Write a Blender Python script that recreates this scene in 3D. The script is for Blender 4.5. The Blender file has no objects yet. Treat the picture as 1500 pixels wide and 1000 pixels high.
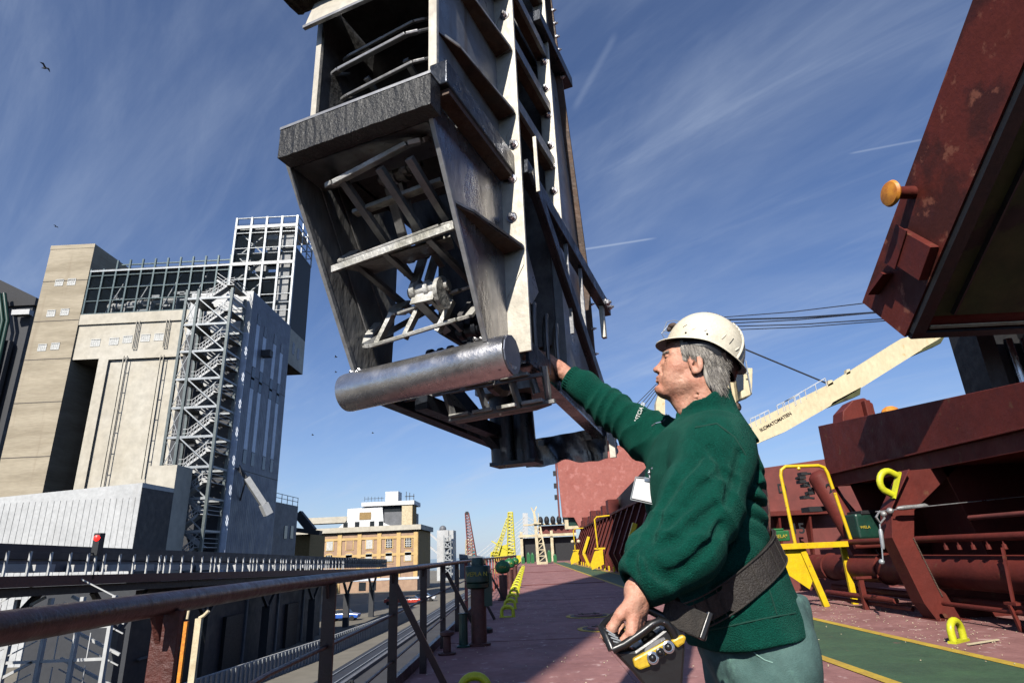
import bpy, math, random
import numpy as np
from mathutils import Vector, Matrix
random.seed(7)
SC = bpy.context.scene
COL = SC.collection
# ---------------------------------------------------------------- camera
FPX = 883.0
RW = np.array([[0.9987854, 0.04795022, -0.01133541], [0.0266346, -0.33187683, 0.94294664], [-0.04145254, 0.94210326, 0.33275087]])
EYE = np.array([0, 0, 1.12])
cd = bpy.data.cameras.new('camera'); cam = bpy.data.objects.new('camera', cd); COL.objects.link(cam)
cd.sensor_width = 36; cd.lens = 36 * FPX / 1500; cd.clip_start = 0.05; cd.clip_end = 9000
r_, u_, f_ = RW[:, 0], RW[:, 1], RW[:, 2]
m = Matrix.Identity(4)
for i in range(3):
    m[i][0] = r_[i]; m[i][1] = u_[i]; m[i][2] = -f_[i]; m[i][3] = EYE[i]
cam.matrix_world = m
SC.camera = cam
# ---------------------------------------------------------------- sun, sky, exposure
SUN_EL = math.radians(38); SD = np.array([-0.28, -0.96, 0]); SD /= np.linalg.norm(SD)
SUNV = Vector((SD[0] * math.cos(SUN_EL), SD[1] * math.cos(SUN_EL), math.sin(SUN_EL)))
sl = bpy.data.lights.new('sun', 'SUN'); sl.energy = 5.0; sl.angle = math.radians(0.5); sl.color = (1, .95, .87)
so = bpy.data.objects.new('sun', sl); COL.objects.link(so); so.rotation_euler = SUNV.to_track_quat('Z', 'Y').to_euler()
SC.view_settings.view_transform = 'Standard'; SC.view_settings.look = 'None'
SC.view_settings.exposure = 0.45; SC.cycles.max_bounces = 6; SC.cycles.diffuse_bounces = 0; SC.cycles.glossy_bounces = 3; SC.view_settings.gamma = 1
wd = bpy.data.worlds.new('World'); SC.world = wd; wd.use_nodes = True
nt = wd.node_tree; nt.nodes.clear()
def nn(t, ty, **k):
    n = t.nodes.new(ty)
    for a, b in k.items(): setattr(n, a, b)
    return n
def math_(t, op, a, b=None, clamp=False):
    n = t.nodes.new('ShaderNodeMath'); n.operation = op; n.use_clamp = clamp
    for i, x in enumerate((a, b)):
        if x is None: continue
        if isinstance(x, (int, float)): n.inputs[i].default_value = x
        else: t.links.new(x, n.inputs[i])
    return n.outputs[0]
sky = nn(nt, 'ShaderNodeTexSky', sky_type='NISHITA', sun_disc=False, sun_elevation=SUN_EL, sun_rotation=math.atan2(SD[0], SD[1]), air_density=1.0, dust_density=0.3, ozone_density=4.0)
tc = nn(nt, 'ShaderNodeTexCoord')
sep = nn(nt, 'ShaderNodeSeparateXYZ'); nt.links.new(tc.outputs['Generated'], sep.inputs[0])
zz = math_(nt, 'ADD', math_(nt, 'MAXIMUM', sep.outputs[2], 0.0), 0.16)
cx = math_(nt, 'DIVIDE', sep.outputs[0], zz); cy = math_(nt, 'DIVIDE', sep.outputs[1], zz)
cmb = nn(nt, 'ShaderNodeCombineXYZ'); nt.links.new(cx, cmb.inputs[0]); nt.links.new(cy, cmb.inputs[1])
def wisp(scale, rot, sx, det, lo, hi, dist=1.2):
    m0 = nn(nt, 'ShaderNodeMapping'); m0.inputs['Rotation'].default_value = (0, 0, rot); nt.links.new(cmb.outputs[0], m0.inputs[0])
    mp = nn(nt, 'ShaderNodeMapping'); mp.inputs['Scale'].default_value = (sx, 1, 1); nt.links.new(m0.outputs[0], mp.inputs[0])
    no = nn(nt, 'ShaderNodeTexNoise'); no.inputs['Scale'].default_value = scale; no.inputs['Detail'].default_value = det; no.inputs['Roughness'].default_value = .62; no.inputs['Distortion'].default_value = dist
    nt.links.new(mp.outputs[0], no.inputs['Vector'])
    mr = nn(nt, 'ShaderNodeMapRange', interpolation_type='SMOOTHSTEP'); mr.inputs[1].default_value = lo; mr.inputs[2].default_value = hi
    nt.links.new(no.outputs[0], mr.inputs[0]); return mr.outputs[0]
c1 = wisp(1.2, 0.85, 0.35, 9, .41, .78); c2 = wisp(3.8, 1.0, 0.3, 8, .44, .80)
c3 = wisp(.55, 0.2, 0.8, 3, .22, .62, .4)
cl = math_(nt, 'MULTIPLY', math_(nt, 'ADD', math_(nt, 'ADD', math_(nt, 'MULTIPLY', c1, .46), .10), math_(nt, 'MULTIPLY', c2, .20)), math_(nt, 'ADD', math_(nt, 'MULTIPLY', c3, .8), .2), True)
def ray(px, py): return RW @ np.array([px - 750, 500 - py, FPX])
def trail(a, b, w, amp):      # a contrail between two directions of the sky
    A = Vector(ray(*a)).normalized(); B = Vector(ray(*b)).normalized(); n = A.cross(B).normalized(); mid = (A + B).normalized(); hc = A.dot(mid)
    d = nn(nt, 'ShaderNodeVectorMath', operation='DOT_PRODUCT'); nt.links.new(tc.outputs['Generated'], d.inputs[0]); d.inputs[1].default_value = n
    e = nn(nt, 'ShaderNodeVectorMath', operation='DOT_PRODUCT'); nt.links.new(tc.outputs['Generated'], e.inputs[0]); e.inputs[1].default_value = mid
    s1 = nn(nt, 'ShaderNodeMapRange', interpolation_type='SMOOTHSTEP'); nt.links.new(math_(nt, 'ABSOLUTE', d.outputs['Value']), s1.inputs[0])
    s1.inputs[1].default_value = 0; s1.inputs[2].default_value = w; s1.inputs[3].default_value = 1; s1.inputs[4].default_value = 0
    s2 = nn(nt, 'ShaderNodeMapRange', interpolation_type='SMOOTHSTEP'); nt.links.new(e.outputs['Value'], s2.inputs[0])
    s2.inputs[1].default_value = hc; s2.inputs[2].default_value = hc + (1 - hc) * .5
    return math_(nt, 'MULTIPLY', math_(nt, 'MULTIPLY', s1.outputs[0], s2.outputs[0]), amp)
tr = math_(nt, 'ADD', math_(nt, 'ADD', trail((825, 370), (965, 348), .0026, .34), trail((1240, 226), (1360, 203), .0022, .22)), trail((838, 165), (905, 45), .008, .10))
hz = math_(nt, 'POWER', math_(nt, 'SUBTRACT', 1.0, math_(nt, 'MINIMUM', math_(nt, 'MAXIMUM', sep.outputs[2], 0.0), 1.0)), 7.0)
c4 = wisp(7.0, 0.75, 0.16, 9, .46, .80, .7)
cl = math_(nt, 'ADD', math_(nt, 'MULTIPLY', cl, .95), math_(nt, 'MULTIPLY', math_(nt, 'MULTIPLY', c4, c3), .30), True)
fac = math_(nt, 'ADD', math_(nt, 'ADD', math_(nt, 'MULTIPLY', cl, .62), math_(nt, 'MULTIPLY', hz, .45)), tr, True)
bw = nn(nt, 'ShaderNodeMix', data_type='RGBA'); nt.links.new(fac, bw.inputs['Factor'])
tn = nn(nt, 'ShaderNodeMix', data_type='RGBA', blend_type='MULTIPLY'); tn.inputs['Factor'].default_value = 1; nt.links.new(sky.outputs[0], tn.inputs[6]); tn.inputs[7].default_value = (.95, 1.08, 1.36, 1)
nt.links.new(tn.outputs[2], bw.inputs[6]); bw.inputs[7].default_value = (6.6, 7.7, 9.6, 1)
bg = nn(nt, 'ShaderNodeBackground'); bg.inputs[1].default_value = 0.062
nt.links.new(bw.outputs[2], bg.inputs[0])
wo = nn(nt, 'ShaderNodeOutputWorld'); nt.links.new(bg.outputs[0], wo.inputs[0])
# ---------------------------------------------------------------- helpers
def at(px, py, X=None, Y=None, Z=None):
    d = ray(px, py)
    t = Y / d[1] if Y is not None else (X / d[0] if X is not None else (Z - EYE[2]) / d[2])
    return Vector(EYE + t * d)
MATS = {}
def mat(name, col, rough=.6, metal=0., col2=None, scale=3., mixlo=.35, mixhi=.65, bump=.0, bscale=40., rust=None, rlo=.6, rhi=.66, rscale=2., stretch=(1, 1, 1), spec=.5, sheen=0., coat=0., streak=None, sss=0., emit=None, estr=0., glass=False):
    mt = bpy.data.materials.new(name); mt.use_nodes = True; t = mt.node_tree; b = t.nodes['Principled BSDF']
    b.inputs['Base Color'].default_value = (*col, 1); b.inputs['Roughness'].default_value = rough; b.inputs['Metallic'].default_value = metal
    b.inputs['Specular IOR Level'].default_value = spec
    if sheen: b.inputs['Sheen Weight'].default_value = sheen; b.inputs['Sheen Roughness'].default_value = .4; b.inputs['Sheen Tint'].default_value = (*[min(1, c * 3 + .1) for c in col], 1)
    if coat: b.inputs['Coat Weight'].default_value = coat; b.inputs['Coat Roughness'].default_value = .15
    if sss: b.inputs['Subsurface Weight'].default_value = sss; b.inputs['Subsurface Radius'].default_value = (.012, .005, .003); b.inputs['Subsurface Scale'].default_value = .5
    if emit: b.inputs['Emission Color'].default_value = (*emit, 1); b.inputs['Emission Strength'].default_value = estr
    if glass: b.inputs['Alpha'].default_value = glass
    tc = nn(t, 'ShaderNodeTexCoord'); mp = nn(t, 'ShaderNodeMapping'); mp.inputs['Scale'].default_value = stretch; t.links.new(tc.outputs['Object'], mp.inputs[0])
    cur = None
    def noise(sc, det=5, v=mp.outputs[0]):
        n = nn(t, 'ShaderNodeTexNoise'); n.inputs['Scale'].default_value = sc; n.inputs['Detail'].default_value = det; n.inputs['Roughness'].default_value = .6
        t.links.new(v, n.inputs['Vector']); return n.outputs[0]
    def rng(x, lo, hi, a=0., c=1.):
        n = nn(t, 'ShaderNodeMapRange'); n.inputs[1].default_value = lo; n.inputs[2].default_value = hi; n.inputs[3].default_value = a; n.inputs[4].default_value = c
        t.links.new(x, n.inputs[0]); return n.outputs[0]
    if col2 is None: col2 = tuple(c * .72 for c in col)
    n1 = noise(scale)
    mx = nn(t, 'ShaderNodeMix', data_type='RGBA'); t.links.new(rng(n1, mixlo, mixhi), mx.inputs['Factor']); mx.inputs[6].default_value = (*col, 1); mx.inputs[7].default_value = (*col2, 1)
    cur = mx.outputs[2]
    n2 = noise(scale * 9, 3)
    hv = nn(t, 'ShaderNodeMix', data_type='RGBA', blend_type='MULTIPLY'); hv.inputs['Factor'].default_value = 1; t.links.new(cur, hv.inputs[6]); t.links.new(rng(n2, .3, .7, .86, 1.08), hv.inputs[7]); cur = hv.outputs[2]
    if streak:   # vertical runs of dirt: (colour, lo, hi, scale)
        m2 = nn(t, 'ShaderNodeMapping'); m2.inputs['Scale'].default_value = (1, 1, .06); t.links.new(tc.outputs['Object'], m2.inputs[0])
        sN = noise(streak[3], 5, m2.outputs[0]); s = nn(t, 'ShaderNodeMix', data_type='RGBA'); t.links.new(rng(sN, streak[1], streak[2]), s.inputs['Factor']); t.links.new(cur, s.inputs[6]); s.inputs[7].default_value = (*streak[0], 1); cur = s.outputs[2]
    if rust:
        rn = noise(rscale, 9); s = nn(t, 'ShaderNodeMix', data_type='RGBA'); rf = rng(rn, rlo, rhi); t.links.new(rf, s.inputs['Factor']); t.links.new(cur, s.inputs[6]); s.inputs[7].default_value = (*rust, 1); cur = s.outputs[2]
        if metal:
            t.links.new(rng(rn, rlo, rhi, metal, metal * .2), b.inputs['Metallic'])
    t.links.new(cur, b.inputs['Base Color'])
    t.links.new(rng(noise(scale * 3), .3, .7, max(.03, rough - .12), min(1, rough + .12)), b.inputs['Roughness'])
    if bump:
        bp = nn(t, 'ShaderNodeBump'); bp.inputs['Strength'].default_value = bump; bp.inputs['Distance'].default_value = .02; t.links.new(noise(bscale, 4), bp.inputs['Height']); t.links.new(bp.outputs[0], b.inputs['Normal'])
    MATS[name] = mt; return mt

class MB:
    def __init__(s): s.v = []; s.f = []
    def add(s, v, f):
        o = len(s.v); s.v += [tuple(map(float, p)) for p in v]; s.f += [tuple(i + o for i in q) for q in f]; return s
    def hexa(s, p): return s.add(p, [(0, 3, 2, 1), (4, 5, 6, 7), (0, 1, 5, 4), (1, 2, 6, 5), (2, 3, 7, 6), (3, 0, 4, 7)])
    def rb(s, x0, x1, y0, y1, z0, z1, T=None):
        p = [(x, y, z) for z in (z0, z1) for x, y in ((x0, y0), (x1, y0), (x1, y1), (x0, y1))]
        if T: p = [T(*q) for q in p]
        return s.hexa(p)
    def beam(s, a, b, w, h, up=(0, 0, 1)):
        a = Vector(a); b = Vector(b); d = (b - a).normalized(); x = d.cross(Vector(up))
        if x.length < 1e-4: x = d.cross(Vector((0, 1, 0)))
        x.normalize(); y = x.cross(d).normalized(); x = x * w / 2; y = y * h / 2
        return s.hexa([a - x - y, a + x - y, a + x + y, a - x + y, b - x - y, b + x - y, b + x + y, b - x + y])
    def path(s, pts, r, n=8, closed=False, cap=True, up=(0, 0, 1), flat=1.):
        P = [Vector(p) for p in pts]; N = len(P); R = r if isinstance(r, (list, tuple)) else [r] * N; V = []; F = []; prev = None
        for i in range(N):
            a = P[i - 1] if (i > 0 or closed) else P[i]; b = P[(i + 1) % N] if (i < N - 1 or closed) else P[i]
            d = (b - a).normalized()
            if prev is None:
                x = d.cross(Vector(up))
                if x.length < 1e-3: x = d.cross(Vector((1, 0, 0)))
            else: x = prev - d * prev.dot(d)
            x.normalize(); y = d.cross(x); prev = x
            for k in range(n):
                t = 2 * math.pi * (k + .5) / n; V.append(P[i] + (x * math.cos(t) + y * math.sin(t) * flat) * R[i])
        M = N if closed else N - 1
        for i in range(M):
            for k in range(n):
                j = (i + 1) % N; F.append((i * n + k, i * n + (k + 1) % n, j * n + (k + 1) % n, j * n + k))
        if cap and not closed: F.append(tuple(range(n - 1, -1, -1))); F.append(tuple((N - 1) * n + k for k in range(n)))
        return s.add(V, F)
    def tube(s, a, b, r, n=12, r2=None): return s.path([a, b], [r, r if r2 is None else r2], n)
    def prism(s, poly, off):
        n = len(poly); off = Vector(off); a = [Vector(p) for p in poly]; V = a + [p + off for p in a]
        F = [tuple(range(n - 1, -1, -1)), tuple(range(n, 2 * n))] + [(i, (i + 1) % n, n + (i + 1) % n, n + i) for i in range(n)]
        return s.add(V, F)
    def lathe(s, prof, c, ax=(0, 0, 1), n=20):
        ax = Vector(ax).normalized(); x = ax.cross(Vector((0, 1, 0)) if abs(ax.y) < .9 else Vector((1, 0, 0))).normalized(); y = ax.cross(x); c = Vector(c); V = []; F = []
        for r, z in prof:
            for k in range(n):
                t = 2 * math.pi * k / n; V.append(c + ax * z + (x * math.cos(t) + y * math.sin(t)) * r)
        for i in range(len(prof) - 1):
            for k in range(n): F.append((i * n + k, i * n + (k + 1) % n, (i + 1) * n + (k + 1) % n, (i + 1) * n + k))
        F.append(tuple(range(n - 1, -1, -1))); F.append(tuple((len(prof) - 1) * n + k for k in range(n)))
        return s.add(V, F)
    def ball(s, c, r, n=14, m=9, sc=(1, 1, 1)):
        V = [(c[0], c[1], c[2] + r * sc[2])]; F = []
        for i in range(1, m):
            a = math.pi * i / m
            for k in range(n): t = 2 * math.pi * k / n; V.append((c[0] + r * sc[0] * math.sin(a) * math.cos(t), c[1] + r * sc[1] * math.sin(a) * math.sin(t), c[2] + r * sc[2] * math.cos(a)))
        V.append((c[0], c[1], c[2] - r * sc[2]))
        for k in range(n): F.append((0, 1 + k, 1 + (k + 1) % n)); F.append((len(V) - 1, 1 + (m - 2) * n + (k + 1) % n, 1 + (m - 2) * n + k))
        for i in range(m - 2):
            for k in range(n): F.append((1 + i * n + k, 1 + (i + 1) * n + k, 1 + (i + 1) * n + (k + 1) % n, 1 + i * n + (k + 1) % n))
        return s.add(V, F)
    def build(s, name, m, parent=None, org=None, smooth=False, bevel=0., recalc=True):
        if parent is not None: org = Vector(parent['_o'])
        elif org is None: org = Vector((0, 0, 0))
        else: org = Vector(org)
        me = bpy.data.meshes.new(name); me.from_pydata([tuple(Vector(p) - org) for p in s.v], [], s.f)
        if recalc:
            import bmesh
            bm = bmesh.new(); bm.from_mesh(me); bmesh.ops.recalc_face_normals(bm, faces=bm.faces); bm.to_mesh(me); bm.free()
        me.materials.append(m if not isinstance(m, str) else MATS[m])
        o = bpy.data.objects.new(name, me); COL.objects.link(o)
        if parent is not None: o.parent = parent
        else: o.location = org
        o['_o'] = tuple(org)
        if smooth:
            for p in me.polygons: p.use_smooth = True
            md = o.modifiers.new('edge', 'EDGE_SPLIT'); md.split_angle = math.radians(38)
        if bevel:
            md = o.modifiers.new('bevel', 'BEVEL'); md.width = bevel; md.segments = 2; md.limit_method = 'ANGLE'; md.angle_limit = math.radians(40)
        return o
def tag(o, label=None, cat=None, group=None, kind=None):
    for k, v in (('label', label), ('category', cat), ('group', group), ('kind', kind)):
        if v: o[k] = v
    return o
def thing(name, org, label, cat, group=None):
    o = bpy.data.objects.new(name, None); COL.objects.link(o); o.location = org; o.empty_display_size = .2; o['_o'] = tuple(Vector(org)); return tag(o, label, cat, group)
def dup(root, loc, label=None, rz=0, scale=1):
    def cp(o, par):
        c = o.copy(); COL.objects.link(c); c.parent = par
        for ch in o.children: cp(ch, c)
        return c
    c = cp(root, None); c.location = loc; c.rotation_euler.z = rz; c.scale = (scale,) * 3
    if label: c['label'] = label
    return c
ORD = ['first', 'second', 'third', 'fourth', 'fifth', 'sixth', 'seventh', 'eighth', 'ninth', 'tenth', 'eleventh', 'twelfth', 'thirteenth', 'fourteenth', 'fifteenth', 'sixteenth', 'seventeenth', 'eighteenth', 'nineteenth', 'twentieth']
def text(name, body, size, parent, p, xdir, ydir, m, depth=.002):
    cu = bpy.data.curves.new(name, 'FONT'); cu.body = body; cu.size = size; cu.extrude = depth; cu.align_x = 'CENTER'; cu.align_y = 'CENTER'
    cu.offset = size * .018; tmp = bpy.data.objects.new(name, cu); COL.objects.link(tmp); bpy.context.view_layer.update()
    me = bpy.data.meshes.new_from_object(tmp.evaluated_get(bpy.context.evaluated_depsgraph_get())); bpy.data.objects.remove(tmp); me.materials.clear(); me.materials.append(MATS[m]); me.name = name
    o = bpy.data.objects.new(name, me); COL.objects.link(o)
    x = Vector(xdir).normalized(); z = x.cross(Vector(ydir)).normalized(); y = z.cross(x)
    M = Matrix.Identity(4)
    for i in range(3): M[i][0] = x[i]; M[i][1] = y[i]; M[i][2] = z[i]; M[i][3] = Vector(p)[i] - Vector(parent['_o'])[i]
    o.parent = parent; o.matrix_local = M; o['_o'] = parent['_o']; return o
# ---------------------------------------------------------------- materials
mat('deck_paint', (.335, .165, .15), .75, col2=(.215, .10, .092), scale=1.1, bump=.3, bscale=24, rust=(.52, .36, .33), rlo=.60, rhi=.70, rscale=5, spec=.3)
mat('red_patch', (.15, .030, .020), .65, col2=(.075, .020, .015), scale=.9, mixlo=.46, mixhi=.54, bump=.2, bscale=18, rust=(.26, .09, .055), rlo=.60, rhi=.66, rscale=3.2, spec=.2)
mat('green_deck', (.052, .105, .05), .7, col2=(.04, .075, .04), scale=2, bump=.2, bscale=30, rust=(.16, .09, .07), rlo=.66, rhi=.72, rscale=5)
mat('yellow_line', (.55, .38, .04), .65, col2=(.42, .27, .04), scale=4, rust=(.2, .1, .07), rlo=.62, rhi=.68, rscale=9)
mat('yellow', (.72, .50, .01), .4, col2=(.6, .38, .01), scale=6, rust=(.3, .1, .03), rlo=.66, rhi=.7, rscale=9)
mat('lime', (.62, .62, .02), .42, col2=(.5, .48, .02), scale=9, rust=(.25, .2, .03), rlo=.68, rhi=.72, rscale=16, bump=.15)
mat('red', (.135, .024, .017), .62, col2=(.095, .018, .014), scale=1.3, bump=.22, bscale=22, rust=(.12, .045, .025), rlo=.63, rhi=.69, rscale=5, streak=((.07, .02, .015), .62, .75, 4), spec=.25)
mat('red_light', (.35, .115, .09), .75, col2=(.30, .09, .07), scale=.5, rust=(.39, .145, .12), rlo=.54, rhi=.62, rscale=1.6, bump=.15)
mat('red_far', (.2, .045, .035), .7, col2=(.12, .03, .025), scale=.8)
mat('rail_shaded_red', (.024, .010, .012), .4, col2=(.017, .008, .010), scale=9, bump=.12, bscale=90, rust=(.16, .06, .04), rlo=.7, rhi=.74, rscale=30)  # railing red darkened so that it reads as standing in shade
mat('rail_sunlit_red', (.30, .075, .06), .6, col2=(.2, .05, .04), scale=3)  # same railing for the far posts, sunlight put into the colour
mat('post_red', (.10, .028, .02), .6, col2=(.06, .02, .016), scale=9, bump=.4, bscale=60, rust=(.35, .25, .2), rlo=.72, rhi=.76, rscale=28)
mat('dark', (.012, .012, .014), .6, bump=.1)
mat('olive', (.075, .08, .026), .8, col2=(.035, .036, .014), scale=1.1, rust=(.02, .012, .01), rlo=.58, rhi=.63, rscale=1.1)
mat('concrete', (.40, .345, .255), .9, col2=(.29, .245, .175), scale=.16, bump=.2, bscale=6, streak=((.25, .2, .14), .6, .8, .5), stretch=(.5, .5, 3.5))
mat('concrete_light', (.53, .50, .43), .9, col2=(.46, .42, .34), scale=.12, bump=.1, bscale=4, streak=((.36, .32, .26), .62, .85, .5))
mat('concrete_dark', (.12, .105, .09), .9, col2=(.08, .07, .06), scale=.3)
mat('clad', (.19, .205, .245), .5, col2=(.16, .175, .215), scale=.2)  # white cladding toned blue grey to carry the shade of its side
mat('clad_pale', (.62, .68, .78), .4, col2=(.55, .6, .7), scale=.3)
mat('white', (.50, .505, .50), .55, col2=(.43, .435, .43), scale=.3, streak=((.36, .35, .33), .6, .85, .8))
mat('white_bright', (.70, .71, .71), .6, col2=(.6, .6, .6), scale=.2)
mat('galv', (.36, .38, .39), .45, .3, col2=(.28, .3, .31), scale=1.5)
mat('mullion', (.10, .14, .145), .4, .3); mat('stair_steel', (.13, .155, .155), .45, .3)
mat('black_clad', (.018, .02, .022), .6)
mat('pane', (.02, .03, .035), .08, spec=.5, glass=.14)
mat('dark_glass', (.03, .035, .04), .15, spec=.8)
mat('win_white', (.6, .6, .57), .5)
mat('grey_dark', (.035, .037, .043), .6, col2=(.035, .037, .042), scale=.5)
mat('grey_mid', (.16, .165, .18), .6, col2=(.11, .115, .125), scale=.5)
mat('brick', (.42, .28, .19), .9, col2=(.34, .22, .15), scale=.8)
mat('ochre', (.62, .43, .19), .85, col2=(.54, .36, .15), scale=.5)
mat('shade_ochre', (.36, .24, .10), .9)  # ochre with shade put in, for sides turned from the sun
mat('cream', (.66, .56, .36), .5, col2=(.6, .5, .31), scale=.3, rust=(.5, .3, .08), rlo=.62, rhi=.72, rscale=.7, stretch=(1, 1, .6))
mat('cream_ladder', (.66, .57, .38), .5, col2=(.5, .4, .25), scale=2)
mat('crane_yellow', (.68, .58, .03), .5)
mat('crane_red', (.25, .07, .06), .6)
mat('teal', (.03, .25, .28), .5)
mat('green_post', (.008, .045, .03), .4, col2=(.007, .03, .02), scale=8)
mat('green_bright', (.02, .14, .04), .45)
mat('asphalt', (.055, .055, .058), .85, col2=(.04, .04, .044), scale=.15, bump=.1, bscale=3)
mat('quay', (.20, .18, .14), .9, col2=(.15, .135, .11), scale=.08, bump=.1, bscale=3)
mat('water', (.02, .05, .06), .12, bump=.5, bscale=.8)
mat('bluecar', (.03, .12, .5), .3, coat=.6); mat('redcar', (.55, .06, .04), .3, coat=.6); mat('whitecar', (.6, .62, .64), .3, coat=.6)
mat('tyre', (.015, .015, .015), .8)
mat('signal_red', (.6, .02, .01), .4, emit=(1, .012, .01), estr=2.5)
mat('cable', (.02, .02, .022), .5)
mat('wire_steel', (.5, .5, .5), .35, .8)
mat('brown_mark', (.035, .018, .012), .6)
mat('orange_lamp', (.75, .30, .03), .5, col2=(.5, .16, .02), scale=9)
mat('yellow_text', (.42, .32, .03), .6)
mat('chrome', (.6, .6, .62), .2, .9)
# unloader leg paints
mat('grey_paint', (.40, .40, .40), .36, .4, col2=(.28, .28, .285), scale=3.2, bump=.12, bscale=30, rust=(.16, .09, .055), rlo=.68, rhi=.74, rscale=7, streak=((.20, .16, .125), .58, .72, 12))
mat('cream_paint', (.66, .62, .53), .42, .15, col2=(.56, .51, .42), scale=4, bump=.12, bscale=30, rust=(.2, .1, .05), rlo=.69, rhi=.73, rscale=12)
mat('steel', (.50, .50, .52), .28, .85, col2=(.24, .235, .25), scale=4, bump=.1, bscale=26, rust=(.2, .12, .07), rlo=.7, rhi=.76, rscale=9, stretch=(1, 1, .5))
mat('steel_dark', (.36, .36, .355), .45, .4, col2=(.16, .155, .15), scale=5, bump=.2, bscale=40, stretch=(1, 1, .35))
mat('roller_steel', (.50, .49, .49), .27, .9, col2=(.26, .255, .26), scale=5, mixlo=.45, mixhi=.8, bump=.10, bscale=110, rust=(.13, .1, .085), rlo=.64, rhi=.7, rscale=16)
mat('cap_steel', (.22, .24, .30), .5, .6)
mat('rubber', (.010, .010, .010), .5, col2=(.018, .017, .016), scale=30, mixlo=.5, mixhi=.7, bump=.35, bscale=120, rust=(.09, .085, .075), rlo=.70, rhi=.75, rscale=60)
mat('olive_pad', (.13, .12, .09), .8, col2=(.04, .038, .03), scale=9, mixlo=.45, mixhi=.6, bump=.9, bscale=30)
mat('rust_brown', (.12, .07, .045), .7, col2=(.06, .045, .038), scale=12, bump=.3)
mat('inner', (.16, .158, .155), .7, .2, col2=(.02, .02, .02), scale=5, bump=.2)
mat('blueblack', (.035, .042, .055), .35, .6, col2=(.02, .022, .028), scale=7, bump=.15, rust=(.2, .21, .24), rlo=.68, rhi=.72, rscale=14)
mat('link_paint', (.62, .61, .58), .5, .3, col2=(.28, .27, .23), scale=9, bump=.3, bscale=50, rust=(.12, .09, .06), rlo=.64, rhi=.7, rscale=16)
# ================================================================ ground, deck, water
def flat(name, m, x0, x1, y0, y1, z, kind='structure', label=None):
    b = MB(); nx = 1
    b.add([(x0, y0, z), (x1, y0, z), (x1, y1, z), (x0, y1, z)], [(0, 1, 2, 3)]); o = b.build(name, m, recalc=False); tag(o, label=label, kind=kind); return o
QZ = -6.6
flat('water', 'water', -4000, 4000, -600, 7000, -8.6)
tag(MB().rb(-1500, -2.6, -60, 420, -9.5, QZ).build('quay', 'quay'), kind='structure')
flat('road', 'asphalt', -12.5, -6.2, -40, 330, QZ + .02)
flat('crane_track', 'grey_dark', -15.2, -12.9, -40, 330, QZ + .02)
for x in (-14.6, -13.5): tag(MB().rb(x - .05, x + .05, -40, 330, QZ + .024, QZ + .09).build('track_rail', 'galv'), kind='structure')
tag(MB().rb(-5, 1500, 430, 1400, -9.5, -6.9).build('far_land', 'quay'), kind='structure')
DX = -1.32
b = MB(); b.rb(DX, 30, -9, 112, -1.6, 0); tag(b.build('deck', 'deck_paint'), kind='structure')
b = MB(); b.rb(DX + .05, 30, -9, 112, -9.5, -1.61); tag(b.build('hull', 'red'), kind='structure')
b = MB(); b.rb(DX, DX + .05, -9, 112, .002, .1); tag(b.build('deck_edge_strip', 'rail_shaded_red'), kind='structure')
flat('green_walkway', 'green_deck', 2.98, 4.24, 1.5, 78, .004)
flat('walkway_line', 'yellow_line', 2.86, 2.98, 1.5, 78, .008); flat('walkway_line', 'yellow_line', 4.24, 4.37, 1.5, 78, .008)
for y in (24.5, 41, 60): tag(MB().rb(DX + .1, 2.8, y, y + .05, .001, .018).build('deck_seam', 'red'), kind='structure')
# forecastle and far deck
b = MB(); b.rb(DX + .2, 30, 104, 114, .002, 3.2); fo = b.build('forecastle', 'red_far', org=(10, 108, 0)); tag(fo, 'dark red raised bow deckhouse at the far end of the ship', 'deckhouse')
# manholes in the deck
for k, (x, y, l) in enumerate(((1.04, 12.15, 'yellow-ringed flush deck hatch farther along the pink deck, mostly in shadow'), (1.10, 10.15, 'yellow-ringed flush deck hatch nearer the worker, partly sunlit'))):
    t = thing('deck_hatch', (x, y, 0), l, 'deck hatch', 'round hatches in the pink deck')
    MB().lathe([(.42, .003), (.42, .010)], (x, y, 0), n=36).build('painted_ring', 'yellow_line', t)
    MB().lathe([(.345, .009), (.34, .016)], (x, y, 0), n=36).build('ring_shadow', 'dark', t)  # black disc painted as the shadow around the lid
    MB().lathe([(.27, .015), (.265, .035)], (x, y, 0), n=36).build('lid', 'deck_paint', t)
    MB().rb(x - .13, x - .1, y - .1, y + .1, .034, .055).rb(x + .1, x + .13, y - .1, y + .1, .034, .055).rb(x - .2, x + .2, y - .02, y + .02, .034, .045).build('lid_handle', 'rust_brown', t)
# ================================================================ left rail of the deck
def railx(y): return float(np.interp(y, [-1, 1.14, 2.75, 9.8, 20, 110], [-.80, -.93, -1.09, -1.2, -1.24, -1.25]))
t = thing('deck_railing', (-1.1, 4, 0), 'long dark red tubular railing along the deck edge above the quay', 'railing')
RH = 1.035
ys = [-1, 0, .6, 1.14, 1.6, 2.2, 2.75, 4, 6, 9.8, 14, 20, 30, 45, 62]
MB().path([(railx(y), y, RH) for y in ys], .030, 14).build('top_rail', 'rail_shaded_red', t, smooth=True)
MB().path([(railx(y), y, .70) for y in ys], .011, 8).build('middle_rail', 'rail_shaded_red', t, smooth=True)
MB().path([(railx(y), y, .36) for y in ys], .011, 8).build('lower_rail', 'rail_shaded_red', t, smooth=True)
py = [-.1, 1.78, 3.55, 5.35, 7.0, 8.75, 10.6]; y = 12.2
while y < 62: py.append(y); y += 1.6
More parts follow.
